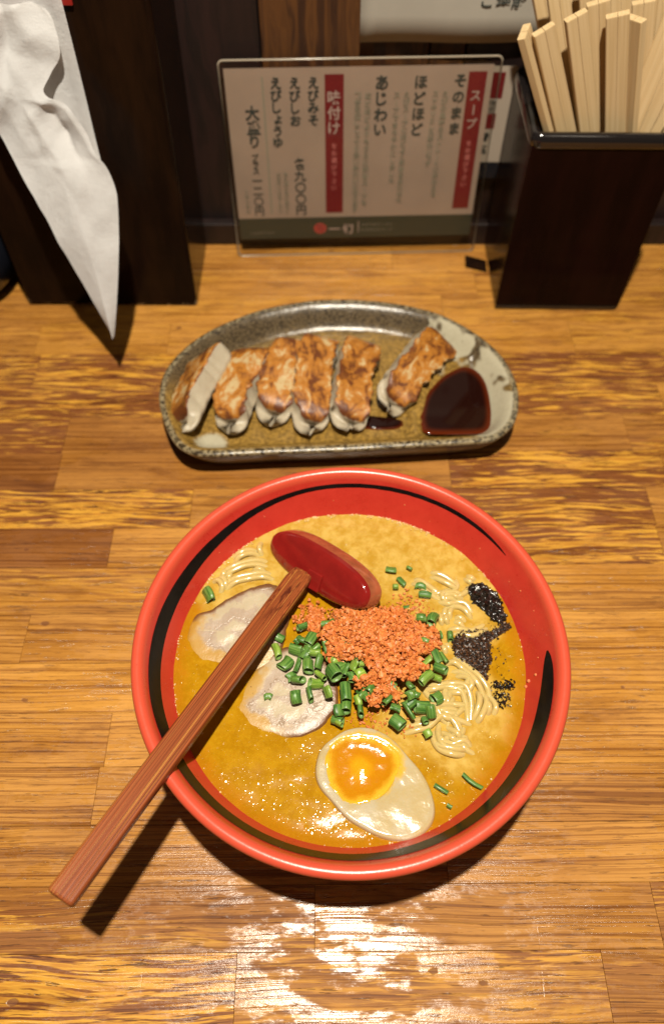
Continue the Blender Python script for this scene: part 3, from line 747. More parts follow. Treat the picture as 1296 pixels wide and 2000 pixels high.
column(card, 'スッキリとした味わいです', (5.46, 12.8), (5.38, 7.3), 0.48, 'ink_grey', weight=0.03)
column(card, 'えびスープにほどよく豚骨をあわせた', (3.40, 12.8), (3.33, 4.4), 0.48, 'ink_grey', weight=0.03)
column(card, 'スープでまろやかにしました', (2.67, 12.8), (2.64, 6.0), 0.48, 'ink_grey', weight=0.03)
column(card, 'ほどほどよりもさらに豚骨スープを', (0.61, 12.8), (0.54, 4.2), 0.50, 'ink_grey', weight=0.03)
column(card, '割合を増しこってり深い味わいになります', (-0.14, 12.8), (-0.18, 3.65), 0.50, 'ink_grey', weight=0.03)
column(card, '味付け', (-1.86, 13.0), (-1.88, 9.8), 1.0, 'white_ink', weight=0.02)
column(card, 'をお選び下さい', (-1.86, 9.3), (-1.86, 5.5), 0.45, 'pink_ink')
column(card, 'えびみそ', (-3.32, 13.9), (-3.40, 10.5), 0.85, 'ink', weight=0.03)
column(card, 'えびしお', (-4.66, 13.9), (-4.70, 10.5), 0.85, 'ink', weight=0.03)
column(card, 'えびしょうゆ', (-6.0, 13.9), (-6.08, 8.95), 0.85, 'ink', weight=0.03)
column(card, '各九〇〇円', (-4.5, 8.2), (-4.52, 3.5), 0.92, 'ink', weight=0.02)
column(card, '味の濃さ油の量など', (-5.65, 7.1), (-5.64, 3.7), 0.36, 'ink_grey')
column(card, 'お気軽にお申し付け', (-6.18, 7.1), (-6.2, 3.7), 0.36, 'ink_grey')
column(card, '大盛り', (-7.84, 12.0), (-7.84, 8.95), 1.05, 'ink', weight=0.03)
column(card, 'プラス', (-7.88, 8.55), (-7.9, 6.95), 0.58, 'ink', weight=0.02)
column(card, '一二〇円', (-7.88, 6.9), (-7.88, 3.5), 0.85, 'ink', weight=0.01)
column(card, '価格は税込', (-8.8, 5.8), (-8.8, 3.75), 0.32, 'ink_grey')
# emblem, name and small print along the footer
ring = [(-3.02 + 0.52 * math.cos(a), 2.36 + 0.46 * math.sin(a)) for a in [2 * math.pi * k / 20 for k in range(20)]]
plate_quad(card, 'emblem', ring, -0.02, M['ink_red'], 0.01)
sp = [(-3.02 + (0.06 + 0.022 * k) * math.cos(k * 0.62), -0.04, 2.36 + (0.05 + 0.019 * k) * math.sin(k * 0.62)) for k in range(15)]
v, f = tube(sp, 0.035, 5)
mk('emblem_swirl', v, f, simple('dark_red_print', (0.16, 0.02, 0.02), .6), card)
obj('lettering', glyph_mesh([('一', -1.85, 2.30, 0.95, False), ('幻', -0.75, 2.28, 0.95, False)], 'white_ink', 'lettering', 0.02), card, (0, -0.03, 0))
plate_quad(card, 'rule', [(0.10, 1.95), (0.16, 1.95), (0.16, 2.95), (0.10, 2.95)], -0.02, M['white_ink'], 0.01)
obj('lettering', glyph_mesh([(c, 0.5 + 0.33 * i, 2.62, 0.28, False) for i, c in enumerate('えびそばラーメン')], 'ink_grey', 'lettering'), card, (0, -0.03, 0))
obj('lettering', glyph_mesh([(c, 0.5 + 0.33 * i, 2.16, 0.28, False) for i, c in enumerate('毎日仕込むスープ')], 'ink_grey', 'lettering'), card, (0, -0.03, 0))
obj('lettering', glyph_mesh([(c, -8.7 + 0.30 * i, 2.05, 0.24, False) for i, c in enumerate('ご注文承ります')], 'ink_grey', 'lettering'), card, (0, -0.03, 0))

# ---- second card behind it
menu2 = empty('menu_card', (9.2, 54.95, 0.06), (R(-2.0), 0, 0))
tag(menu2, 'second red and white card half hidden behind the menu, right of it', 'menu')
card2 = plate_quad(menu2, 'card', [(-6.0, 7.2), (4.0, 7.2), (4.0, 14.2), (-6.0, 14.2)], 0.0, simple('second_card', (0.40, 0.34, 0.29), 0.6), 0.03)
plate_quad(menu2, 'sleeve', [(-6.3, 0.1), (4.7, 0.1), (4.7, 14.6), (-6.3, 14.6)], -0.14, M['plastic'], 0.1)
plate_quad(card2, 'red_block', [(2.2, 12.0), (3.2, 12.0), (3.2, 13.8), (2.2, 13.8)], -0.02, M['bar_red'])
plate_quad(card2, 'red_block', [(2.0, 9.8), (3.0, 9.8), (3.0, 10.9), (2.0, 10.9)], -0.02, M['bar_red'])
column(card2, '限定', (2.55, 11.9), (2.55, 10.95), 0.5, 'ink')
column(card2, '替玉', (2.4, 9.7), (2.4, 7.7), 0.7, 'ink', weight=0.03)
plate_quad(card2, 'footer_band', [(-6.0, 5.9), (4.3, 5.9), (4.3, 7.15), (-6.0, 7.15)], -0.02, simple('navy_print', (0.008, 0.01, 0.016), 0.4))

# ---- notice on the wall
notice = empty('paper_notice', (8.6, 55.3, 15.95), (0, 0, 0))
tag(notice, 'white paper notice with black handwriting pinned high on the wall', 'notice')
nv, nf = [], []
for j in range(7):
    for i in range(13):
        x, z = -6.7 + 13.8 * i / 12, 9.5 * j / 6
        nv.append((x, -0.05 + 0.10 * math.sin(i * 0.7) * (1 - j / 7) - 0.16 * (1 - j / 6) ** 2, z))
for j in range(6):
    for i in range(12):
        nf.append((j * 13 + i, j * 13 + i + 1, j * 13 + i + 14, j * 13 + i + 13))
sh = mk('sheet', nv, nf, M['notice'], notice)
md = sh.modifiers.new('thick', 'SOLIDIFY')
md.thickness = 0.0003
obj('lettering', glyph_mesh([(c, 1.65 + 1.02 * i, 2.62, 1.0, False) for i, c in enumerate('ご理解・ご協')], 'ink', 'lettering', 0.02), notice, (0, -0.30, 0))
obj('lettering', glyph_mesh([(c, -4.6 + 1.15 * i, 5.4, 1.1, False) for i, c in enumerate('いただきますよう')], 'ink', 'lettering', 0.02), notice, (0, -0.26, 0))

# ================================================================== NAPKIN BOX
def worn_box(name, w, d, h, mat, parent, taper=0.0, bottom=0.5):
    """open-topped box built from rings; attribute worn rises toward the bottom and the upright edges"""
    v, f, worn = [], [], []
    zs = [0, 0.25, 0.6, 1.2, 2.5, 5, h * .5, h * .8, h]
    n = 10
    for z in zs:
        k = 1 + taper * z / h
        per = []
        for s in range(n): per.append((-w / 2 + w * s / n, -d / 2))
        for s in range(n): per.append((w / 2, -d / 2 + d * s / n))
        for s in range(n): per.append((w / 2 - w * s / n, d / 2))
        for s in range(n): per.append((-w / 2, d / 2 - d * s / n))
        for i, (x, y) in enumerate(per):
            v.append((x * k, y * k, z))
            c = min(i % n, n - i % n)
            up = max(0, 1 - z / 5.0)
            worn.append(max(0.0, (0.75 if c == 0 else 0.0) * up, (0.62 if z < 0.3 else 0.0)))
    m = 4 * n
    for r in range(len(zs) - 1):
        for i in range(m):
            a, b = r * m + i, r * m + (i + 1) % m
            f.append((a, b, b + m, a + m))
    f.append(tuple(reversed(range(m))))
    return mk(name, v, f, mat, parent, smooth=False, attr={'worn': worn})

nbox = empty('napkin_box', (-17.55, 50.85, 0.02), (0, R(1.2), 0))
tag(nbox, 'tall dark brown lacquer napkin box with chipped pale edges, left of the menu', 'napkin box')
b = worn_box('body', 13.5, 7.8, 27.0, M['box_dark'], nbox, 0.03)
bm_ = b.modifiers.new('bevel', 'BEVEL'); bm_.width = 0.0035; bm_.segments = 3; bm_.limit_method = 'ANGLE'; bm_.angle_limit = R(40)
v, f = box(-6.9, 6.9, -4.0, 4.0, 27.0, 27.4)
mk('lid', v, f, M['box_dark'], nbox, smooth=False, bevel=0.1, attr={'worn': [0.0] * 8})
v, f = box(-3.2, 2.62, -4.22, -4.02, 21.55, 25.5)
mk('red_label', v, f, M['red_band'], nbox, smooth=False, bevel=0.05)

NAPKIN = [((-20.03, 46.19, 21.87), (-16.64, 46.19, 21.87)), ((-20.77, 46.1, 21.4), (-15.86, 46.1, 21.4)), ((-21.34, 45.88, 20.59), (-15.61, 45.88, 20.59)), ((-21.87, 45.49, 19.41), (-15.63, 45.49, 19.41)), ((-21.43, 45.14, 18.45), (-16.48, 45.14, 18.45)), ((-21.2, 44.85, 17.73), (-16.95, 44.85, 17.73)), ((-20.98, 44.65, 17.24), (-16.03, 44.65, 17.24)), ((-20.79, 44.45, 16.74), (-15.38, 44.45, 16.74)), ((-20.36, 44.03, 15.73), (-14.87, 44.03, 15.73)), ((-19.88, 43.58, 14.7), (-14.51, 43.58, 14.7)), ((-19.54, 43.24, 13.91), (-13.96, 43.24, 13.91)), ((-18.97, 42.64, 12.56), (-13.62, 42.64, 12.56)), ((-18.32, 42.02, 11.17), (-13.72, 42.02, 11.17)), ((-17.7, 41.37, 9.72), (-13.9, 41.37, 9.72)), ((-16.89, 40.58, 7.92), (-14.23, 40.58, 7.92)), ((-16.05, 39.75, 6.03), (-14.66, 39.75, 6.03)), ((-15.29, 38.97, 4.21), (-15.11, 38.97, 4.21))]
NL = catmull([a for a, b in NAPKIN], 5)
NR = catmull([b for a, b in NAPKIN], 5)
nu = 44
v, f = [], []
def ridge(t, c, w):
    return max(0.0, 1 - abs(t - c) / w)
for i, (a, c) in enumerate(zip(NL, NR)):
    g = i / (len(NL) - 1)
    for k in range(nu + 1):
        t = k / nu
        p = a.lerp(c, t)
        amp = min(1.0, (1 - g) * 3.0) * (1 - 0.45 * g)
        # sharp creases: folded facets rather than smooth waves
        cell = mnoise.voronoi(Vector((p.x * 0.34 + 3, p.z * 0.20, 1.0)))[0]
        crumple = (cell[1] - cell[0]) * 1.1
        d = -0.8 * crumple * amp
        d += 0.3 * mnoise.noise(Vector((p.x * 0.2, p.z * 0.2, 4.0))) * amp
        d += 0.8 * abs(mnoise.noise(Vector((p.x * 0.26 + p.z * 0.10, p.z * 0.17, 6.0)))) * amp + 0.5 * abs(mnoise.noise(Vector((p.x * 0.45 - p.z * 0.3, p.z * 0.3, 9.0)))) * amp
        d += -0.9 * ridge(t, 0.42 - 0.1 * g, 0.10) * max(0, 1 - abs(g - 0.12) / 0.16)
        d += 1.0 * ridge(t, 0.60 + 0.25 * g, 0.22) * max(0, 1 - abs(g - 0.52) / 0.16)
        d += -0.8 * (1 - abs(2 * t - 1)) * (0.5 if g > .6 else .3)
        v.append((p.x + 0.06 * fbm(p.x, p.z, 9, .5) * amp, p.y + d, p.z ))
for i in range(len(NL) - 1):
    for k in range(nu):
        a = i * (nu + 1) + k
        f.append((a, a + nu + 1, a + nu + 2, a + 1))
nap = empty('paper_napkin', (-16.5, 45.5, 4.2))
tag(nap, 'crumpled white paper napkin hanging out of the dark box in a point', 'napkin')
sh_ = mk('front_fold', [(x + 16.5, y - 45.5, z - 4.2) for x, y, z in v], f, M['napkin'], nap)
# second fold hanging behind
NB = [((-19.4, 46.42, 22.2), (-14.95, 46.42, 22.7)), ((-19.0, 46.3, 20.0), (-14.97, 46.35, 20.0)), ((-18.6, 46.1, 17.0), (-14.98, 46.15, 17.0)), ((-18.0, 45.6, 14.0), (-14.95, 45.7, 13.6)), ((-17.2, 45.0, 11.5), (-14.75, 45.1, 11.6))]
A_, B_ = catmull([a for a, b in NB], 4), catmull([b for a, b in NB], 4)
v, f = [], []
for i, (a, c) in enumerate(zip(A_, B_)):
    for k in range(13):
        p = a.lerp(c, k / 12)
        v.append((p.x + 16.5, p.y - 45.5 + 0.12 * math.sin(k * 0.9) * (1 if k < 12 else 0), p.z - 4.2))
for i in range(len(A_) - 1):
    for k in range(12):
        a = i * 13 + k
        f.append((a, a + 13, a + 14, a + 1))
mk('back_fold', v, f, M['napkin'], nap)

# ---- dark jar cut by the left edge of the picture
jar = empty('dark_jar', (-29.6, 49.3, 0.02))
tag(jar, 'dark glazed jar at the far left edge beside the napkin box', 'jar')
v, f = lathe([(0.0, 0.0), (2.6, 0.0), (3.0, 0.3), (4.2, 1.6), (4.75, 3.4), (4.6, 5.2), (3.9, 6.6), (3.3, 7.4), (3.25, 7.6)], 64)
mk('body', v, f, M['jar'], jar)
v, f = lathe([(3.5, 7.65), (3.55, 7.9), (3.0, 8.5), (1.2, 9.0), (0.6, 9.2), (0.7, 9.7), (0.0, 10.0)], 48)
mk('lid', v, f, M['jar'], jar)

# ================================================================== CHOPSTICK BOX
cbox = empty('chopstick_box', (17.85, 50.85, 0.02), (0, 0, R(-0.8)))
tag(cbox, 'red brown lacquer chopstick box with a black rim, right of the menu', 'chopstick box')
w, d, h = 9.7, 8.9, 13.4
pan = {'front_panel': (-w / 2, w / 2, -d / 2, -d / 2 + .5), 'back_panel': (-w / 2, w / 2, d / 2 - .5, d / 2),
       'side_panel': (-w / 2, -w / 2 + .5, -d / 2 + .5, d / 2 - .5), 'side_panel.001': (w / 2 - .5, w / 2, -d / 2 + .5, d / 2 - .5)}
for k, (x0, x1, y0, y1) in pan.items():
    zs = [0.5, 0.9, 1.5, 3, 6, 10, h]
    v, f, worn = [], [], []
    for z in zs:
        for (x, y) in ((x0, y0), (x1, y0), (x1, y1), (x0, y1)):
            v.append((x, y, z)); worn.append(0.25 if z < 1 else 0.12)
    for r in range(len(zs) - 1):
        for i in range(4):
            a, b2 = r * 4 + i, r * 4 + (i + 1) % 4
            f.append((a, b2, b2 + 4, a + 4))
    f += [(3, 2, 1, 0), tuple(range(4 * len(zs) - 4, 4 * len(zs)))]
    mk(k.split('.')[0], v, f, M['box_brown'], cbox, smooth=False, bevel=0.08, attr={'worn': worn})
v, f = box(-w / 2 + .04, w / 2 - .04, -d / 2 + .04, d / 2 - .04, 0, 0.49)
mk('base', v, f, M['box_black'], cbox, smooth=False, bevel=0.12)
# rounded black rim
def rrect(hw, hd, r, z, n=5):
    pts = []
    for cx, cy, a0 in ((hw - r, hd - r, 0), (-hw + r, hd - r, 90), (-hw + r, -hd + r, 180), (hw - r, -hd + r, 270)):
        for k in range(n + 1):
            a = R(a0 + 90 * k / n)
            pts.append((cx + r * math.cos(a), cy + r * math.sin(a), z))
    return pts
prof = [(0.05, 13.35), (0.13, 13.45), (0.16, 13.75), (0.10, 14.1), (-0.05, 14.28), (-0.25, 14.3), (-0.5, 14.2), (-0.58, 13.9), (-0.58, 13.35)]
v, f = loft([rrect(w / 2 + o_, d / 2 + o_, 0.6 + o_, z) for o_, z in prof] + [rrect(w / 2 + .05, d / 2 + .05, .65, 13.35)])
mk('rim', v, f, M['box_black'], cbox)

# pairs of chopsticks: (tip, point at the rim, turn of the broad face)
CHOP = [((11.09, 47.0, 20.06), (14.23, 47.7, 13.98), 62), ((12.18, 47.0, 20.19), (15.17, 47.7, 13.98), 14), ((13.91, 47.2, 20.83), (16.74, 47.8, 13.92), 14), ((15.31, 48.2, 21.13), (17.84, 48.6, 13.49), -3), ((12.82, 49.0, 21.93), (16.27, 49.0, 13.27), 3), ((16.3, 47.2, 20.88), (18.44, 47.7, 13.98), -8), ((17.47, 47.4, 20.59), (19.32, 47.8, 13.92), -55), ((18.15, 48.8, 20.92), (20.24, 48.8, 13.38), -10), ((20.2, 48.4, 22.16), (19.61, 48.2, 13.64), -30), ((21.04, 47.8, 20.04), (20.26, 48.0, 13.74), -30), ((21.96, 47.4, 18.26), (20.85, 47.8, 13.85), -35), ((22.12, 47.2, 16.56), (21.48, 47.7, 13.91), -30), ((16.66, 50.0, 22.08), (19.49, 50.0, 12.79), 8), ((18.85, 49.5, 22.26), (21.02, 49.5, 13.06), -15), ((14.96, 50.0, 21.82), (18.09, 50.5, 12.52), -4), ((19.93, 50.0, 22.83), (21.48, 50.0, 12.79), -25), ((12.16, 51.0, 21.72), (16.31, 51.0, 12.25), 10), ((14.1, 51.5, 21.8), (17.5, 51.5, 11.98), 0), ((17.6, 51.6, 22.06), (20.5, 51.6, 11.98), 12)]
CHOP_LABEL = ['leftmost pair of wooden chopsticks, seen edge on', 'second pair of wooden chopsticks from the left of the box', 'third pair of wooden chopsticks from the left of the box',
              'tall pair of wooden chopsticks behind the third front pair', 'tall chopstick pair rising out of frame behind the second pair', 'front middle pair of wooden chopsticks with a bright stepped end',
              'narrow turned chopstick pair just right of the middle front pair', 'tall pair of chopsticks behind the middle front pair', 'topmost of the chopstick pairs slanting to the right edge',
              'second chopstick pair slanting to the right edge', 'third chopstick pair slanting to the right edge', 'lowest chopstick pair slanting out at the right edge',
              'tall back chopstick pair cut by the frame top, right of the middle', 'tall back chopstick pair near the right frame corner', 'tall back chopstick pair just left of the middle', 'chopstick pair filling the top right corner of the frame',
              'rearmost chopstick pair at the left of the bundle', 'rearmost chopstick pair in the middle of the bundle', 'rearmost chopstick pair at the right of the bundle']
def chop_mesh(L):
    v, f = [], []
    for sx in (-1, 1):
        st = []
        for z, k in ((0, 0.72), (L * .35, 0.86), (L - 0.05, 1.0), (L, 0.97)):
            a, b2, th = 0.014 * sx, 0.64 * sx * (0.8 + 0.2 * k), 0.24 * k
            st.append([(a, -th, z), (b2 - .05 * sx, -th, z), (b2, -th + .05, z), (b2, th - .05, z), (b2 - .05 * sx, th, z), (a, th, z)])
        if sx < 0:
            st = [list(reversed(r)) for r in st]
        vv, ff = loft(st, True, True)
        o_ = len(v)
        v += vv
        f += [tuple(i + o_ for i in q) for q in ff]
    # bridge that still joins the pair along the groove
    vv, ff = box(-0.02, 0.02, -0.19, 0.19, 0.1, L - 0.12)
    o_ = len(v)
    return v + vv, f + [tuple(i + o_ for i in q) for q in ff]
chop_me = mesh_data('chopsticks', *chop_mesh(20.0), M['chop'], False)
for i, (tip, rim, turn) in enumerate(CHOP):
    T, Rm = Vector(tip), Vector(rim)
    dr = (T - Rm).normalized()
    L = 20.0
    while True:
        B = T - dr * L
        if (B.z > 1.0 and 46.9 < B.y < 54.4 and 13.6 < B.x < 22.0) or L < 9:
            break
        L -= 0.5
    o = obj('chopsticks', chop_me if L > 19.9 else mesh_data('chopsticks', *chop_mesh(L), M['chop'], False), None, B)
    xax = Vector((math.cos(R(turn)), math.sin(R(turn)), 0))
    yax = dr.cross(xax).normalized()
    xax = yax.cross(dr).normalized()
    o.rotation_euler = Matrix((xax, yax, dr)).transposed().to_euler()
    tag(o, CHOP_LABEL[i] if i < len(CHOP_LABEL) else 'wooden chopstick pair at the back of the bundle', 'chopsticks', 'chopsticks standing in the box')

# ---- small dark strip beside the box, standing in for an unidentified dark mark
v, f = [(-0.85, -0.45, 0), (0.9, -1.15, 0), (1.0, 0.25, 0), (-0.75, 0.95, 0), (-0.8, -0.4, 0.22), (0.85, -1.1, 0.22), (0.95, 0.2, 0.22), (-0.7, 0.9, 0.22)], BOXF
strip = mk('dark_strip', v, f, M['box_dark'], None, (12.0, 52.2, 0.01), smooth=False, bevel=0.04, attr={'worn': [0.0] * 8})
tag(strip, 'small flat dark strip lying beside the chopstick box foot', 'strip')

ico_v = [(0, 0, 1), (.894, 0, .447), (.276, .851, .447), (-.724, .526, .447), (-.724, -.526, .447), (.276, -.851, .447), (.724, .526, -.447), (-.276, .851, -.447), (-.894, 0, -.447), (-.276, -.851, -.447), (.724, -.526, -.447), (0, 0, -1)]
ico_f = [(0, 1, 2), (0, 2, 3), (0, 3, 4), (0, 4, 5), (0, 5, 1), (1, 6, 2), (2, 7, 3), (3, 8, 4), (4, 9, 5), (5, 10, 1), (6, 7, 2), (7, 8, 3), (8, 9, 4), (9, 10, 5), (10, 6, 1), (11, 7, 6), (11, 8, 7), (11, 9, 8), (11, 10, 9), (11, 6, 10)]

# ================================================================== PLATE OF DUMPLINGS
PC = Vector((0.4, 36.6, 0))
outline = catmull([(x, y, 0) for x, y in PLATE], 9, True)
def seg_dist(x, y, pts, closed):
    best = 1e9
    n = len(pts)
    for i in range(n if closed else n - 1):
        ax, ay = pts[i][0], pts[i][1]
        bx, by = pts[(i + 1) % n][0], pts[(i + 1) % n][1]
        dx, dy = bx - ax, by - ay
        t = max(0, min(1, ((x - ax) * dx + (y - ay) * dy) / (dx * dx + dy * dy + 1e-9)))
        best = min(best, math.hypot(ax + dx * t - x, ay + dy * t - y))
    return best
ridge_line = catmull([(x, y, 0) for x, y in RIDGE], 4)
sauce_out = catmull([(x, y, 0) for x, y in SAUCE], 4, True)
PLATE_XY = [(p.x, p.y) for p in outline[::3]]
def smooth(a, b, x):
    t = max(0.0, min(1.0, (x - a) / (b - a)))
    return t * t * (3 - 2 * t)
def plate_z(x, y, e):
    """height of the plate's upper face at distance e from the rim line"""
    z = 2.5 - 1.55 * smooth(0.25, 2.1, e) if e > 0.25 else 2.5 - 0.10 * (1 - e / 0.25) ** 2
    if x > 3.0:
        r = seg_dist(x, y, ridge_line, False)
        side = inside(x, y, [(p.x, p.y) for p in ridge_line] + [(13.5, 40), (14, 30), (5.6, 30)])
        z = max(z, 0.95 + 0.85 * math.exp(-(r / 0.50) ** 2) * smooth(0.2, 1.2, e))
        if side and r > 0.3:
            z -= 0.10 * smooth(0.3, 1.2, r) * smooth(0.5, 2.0, e)
    return z
v, f, edge = [], [], []
n = len(outline)
ss = [0.0, 0.012, 0.03, 0.05, 0.075, 0.10, 0.13, 0.16, 0.19, 0.22, 0.26, 0.30, 0.35, 0.40, 0.46, 0.52, 0.58, 0.65, 0.72, 0.80, 0.9]
for s in ss:
    for p in outline:
        q = p.lerp(PC, s)
        e = 0.0 if s == 0 else seg_dist(q.x, q.y, PLATE_XY, True)
        v.append((q.x - PC.x, q.y - PC.y, plate_z(q.x, q.y, e) + 0.04 * fbm(q.x, q.y, 0, 0.35)))
        edge.append(e)
rows = len(ss)
for i in range(rows - 1):
    for j in range(n):
        a, b2 = i * n + j, i * n + (j + 1) % n
        f.append((a, b2, b2 + n, a + n))
v.append((0, 0, 0.95)); edge.append(6.0)
for j in range(n):
    f.append(((rows - 1) * n + j, (rows - 1) * n + (j + 1) % n, len(v) - 1))
prev = 0
for s, z, ed in ((0.004, 2.25, -0.05), (0.03, 1.6, -0.3), (0.09, 0.7, -0.4), (0.15, 0.25, -0.5), (0.17, 0.02, -0.5), (0.5, 0.02, -0.5)):
    st = len(v)
    for p in outline:
        q = p.lerp(PC, s) if z < 2.2 else p + (p - PC).normalized() * 0.02
        v.append((q.x - PC.x, q.y - PC.y, z)); edge.append(ed)
    for j in range(n):
        f.append((prev + (j + 1) % n, prev + j, st + j, st + (j + 1) % n))
    prev = st
f.append(tuple(prev + j for j in reversed(range(n))))
plate = mk('half_moon_plate', v, f, M['glaze'], None, (PC.x, PC.y, 0.02), attr={'edge': edge})
tag(plate, 'half moon stoneware plate with mottled brown and cream glaze holding dumplings', 'plate')

def pool(name, out, z, mat, rise=0.0, label=None, cat=None):
    cx = sum(p.x for p in out) / len(out)
    cy = sum(p.y for p in out) / len(out)
    c = Vector((cx, cy, 0))
    v, f, dep = [], [], []
    n = len(out)
    for s, dz in ((1.0, -0.06), (0.97, 0.0), (0.90, rise * .6), (0.78, rise * .9), (0.6, rise), (0.3, rise)):
        for p in out:
            q = c.lerp(p, s)
            v.append((q.x - cx, q.y - cy, dz)); dep.append(1 - s)
    for i in range(5):
        for j in range(n):
            a, b2 = i * n + j, i * n + (j + 1) % n
            f.append((a, b2, b2 + n, a + n))
    f.append(tuple(range(5 * n, 6 * n)))
    o = mk(name, v, f, mat, None, (cx, cy, z), attr={'depth': dep})
    return tag(o, label, cat)
pool('soy_sauce', sauce_out, 1.42, M['soy'], 0.0, 'dark soy sauce filling the walled corner of the plate', 'sauce')
pool('sauce_drip', catmull([(x, y, 0) for x, y in DROP], 4, True), 1.05, M['soy'], 0.12, 'small spilled streak of soy sauce beside the dumplings', 'sauce')

# dumplings lie fried side up: (near end, far end, roll, width, height)
GY = [((-9.6, 32.6), (-7.7, 39.2), -38, 2.6, 2.1), ((-6.95, 33.0), (-5.4, 39.6), -10, 2.85, 1.95), ((-4.25, 33.8), (-2.75, 40.6), 4, 2.75, 2.0),
      ((-1.65, 32.9), (-1.05, 40.9), 8, 2.6, 2.1), ((0.85, 33.1), (1.9, 40.5), 16, 2.6, 2.1), ((3.6, 35.1), (7.6, 41.1), 32, 2.6, 2.1)]
GLAB = ['leftmost dumpling, tipped so its white side shows', 'second fried dumpling from the left in the row', 'third fried dumpling from the left in the row',
        'fourth fried dumpling from the left, crust almost unbroken', 'fifth fried dumpling, right end of the close row', 'fried dumpling lying apart at a slant near the soy sauce']
for gi, (a, b2, roll, wd, ht) in enumerate(GY):
    a, b2 = Vector((*a, 0)), Vector((*b2, 0))
    L = (b2 - a).length
    mid = (a + b2) / 2
    yaw = math.atan2(b2.y - a.y, b2.x - a.x)
    NS, NP = 34, 40
    v, f, crust, brim = [], [], [], []
    rnd = random.Random(gi + 5)
    sd = gi * 7.3
    for i in range(NS + 1):
        s = -1 + 2 * i / NS
        wv = max(0.02, (1 - abs(s) ** 9.0)) ** 0.5 * (1 + 0.10 * s + 0.06 * math.sin(s * 4 + sd))
        bend = 0.42 * (s * s - 0.4)
        for j in range(NP):
            ph = 2 * math.pi * j / NP
            cx, sz = math.cos(ph), math.sin(ph)
            ev = max(0.03, 1 - abs(s) ** 9.0) ** 0.5
            zc = ht * (0.42 + 0.06 * s)
            if sz >= 0:      # fried top: flat with a crisp, ragged edge
                x = math.copysign(abs(cx) ** 0.18, cx) * wd * 0.5 * wv
                z = zc + ht * 0.50 * ev * (sz ** 0.10 if sz > 1e-6 else 0.0)
                z += 0.12 * fbm(x + sd, s * 3, 1, 0.75) * ev - 0.25 * s * s + 0.12 * math.sin(x * 1.3 + sd)
                cr = smooth(0.12, 0.40, sz) * smooth(0.15, 0.45, ev)
                ed = 1 - smooth(0.3, 0.85, sz) * smooth(0, 0.35, 1 - abs(s))
                rag = 0.26 * fbm(x * 1.0 + sd, s * 5, 3, 1.3)
                x += rag
            else:            # soft pale side, pleated
                k = -sz
                x = math.copysign(abs(cx) ** 0.8, cx) * wd * 0.5 * wv * (1 + 0.08 * math.sin(k * 3.0))
                z = zc - zc * ev * k ** 0.8
                x += math.copysign(math.sin(s * 13 + sd + (2 if cx > 0 else 0)) * 0.10 * math.sin(k * 3.1) * smooth(0.55, 0.95, wv), cx) if abs(cx) > 0.05 else 0.0
                cr, ed = 0.0, 0.0
            y = s * L * 0.5
            if s < -0.3 and sz < 0:      # pale flap of skin drooping at the near end
                fl_ = smooth(0.3, 1.0, -s) * (0.72 + 0.28 * math.sin(cx * 2.0 + sd)) * smooth(0.0, 0.45, -sz)
                y -= 0.9 * fl_
            v.append((x + bend, y, max(z, 0.02)))
            crust.append(cr); brim.append(ed if sz >= 0 else 0.0)
    for i in range(NS):
        for j in range(NP):
            p0, p1 = i * NP + j, i * NP + (j + 1) % NP
            f.append((p0, p1, p1 + NP, p0 + NP))
    f.append(tuple(range(NP)))
    f.append(tuple(reversed(range(NS * NP, (NS + 1) * NP))))
    o = mk('dumpling', v, f, M['gyoza'], None, (mid.x, mid.y, 1.02 + abs(math.sin(R(roll))) * wd * 0.30), attr={'crust': crust, 'brim': brim})
    o.rotation_euler = (Matrix.Rotation(yaw - math.pi / 2, 3, 'Z') @ Matrix.Rotation(R(roll), 3, 'Y')).to_euler()
    tag(o, GLAB[gi], 'dumpling', 'fried dumplings on the plate')

# ================================================================== RAMEN BOWL
BX, BY = 0.88, 14.66
bowl = empty('ramen_bowl', (BX, BY, 0.02))
tag(bowl, 'large red lacquer ramen bowl with a black brush stripe inside', 'bowl')
outer = [(3.6, 0.0), (4.3, 0.0), (4.45, 0.15), (4.4, 1.0), (5.2, 1.25), (7.0, 2.3), (8.6, 4.2), (9.55, 6.1), (9.82, 6.75), (10.12, 6.95), (10.30, 7.10), (10.36, 7.28)]
inner = [(10.30, 7.42), (10.16, 7.50), (10.0, 7.50), (9.86, 7.42), (9.76, 7.26), (9.70, 7.05), (9.50, 6.65), (9.10, 5.77), (8.75, 5.0), (8.2, 4.1), (7.2, 3.0), (5.4, 1.9), (3.0, 1.5), (0.02, 1.45)]
v, f = lathe(outer + inner, 160)
mk('body', v, f, M['red'], bowl)
def wall_r(z):
    pr = sorted(inner[5:11], key=lambda q: q[1])
    for (r0, z0), (r1, z1) in zip(pr, pr[1:]):
        if z0 <= z <= z1:
            return r0 + (r1 - r0) * (z - z0) / (z1 - z0)
    return 9.7
ST = [(31.5, 6.80, 0.02), (36, 6.83, 0.12), (45, 6.86, 0.20), (60, 6.84, 0.22), (86, 6.76, 0.22), (104, 6.70, 0.24), (122, 6.54, 0.36), (138, 6.36, 0.55), (154, 6.30, 0.72), (171, 6.38, 0.84),
      (187, 6.48, 0.86), (201, 6.52, 0.86), (221, 6.46, 0.84), (236, 6.40, 0.84), (252, 6.36, 0.86), (270, 6.36, 0.86), (285, 6.36, 0.88), (300, 6.40, 0.92), (314, 6.44, 0.95), (328, 6.48, 0.98),
      (340, 6.50, 0.96), (350, 6.56, 0.78), (355.5, 6.62, 0.50), (358.5, 6.66, 0.10)]
sp = catmull([(a, z, w_) for a, z, w_ in ST], 5)
v, f = [], []
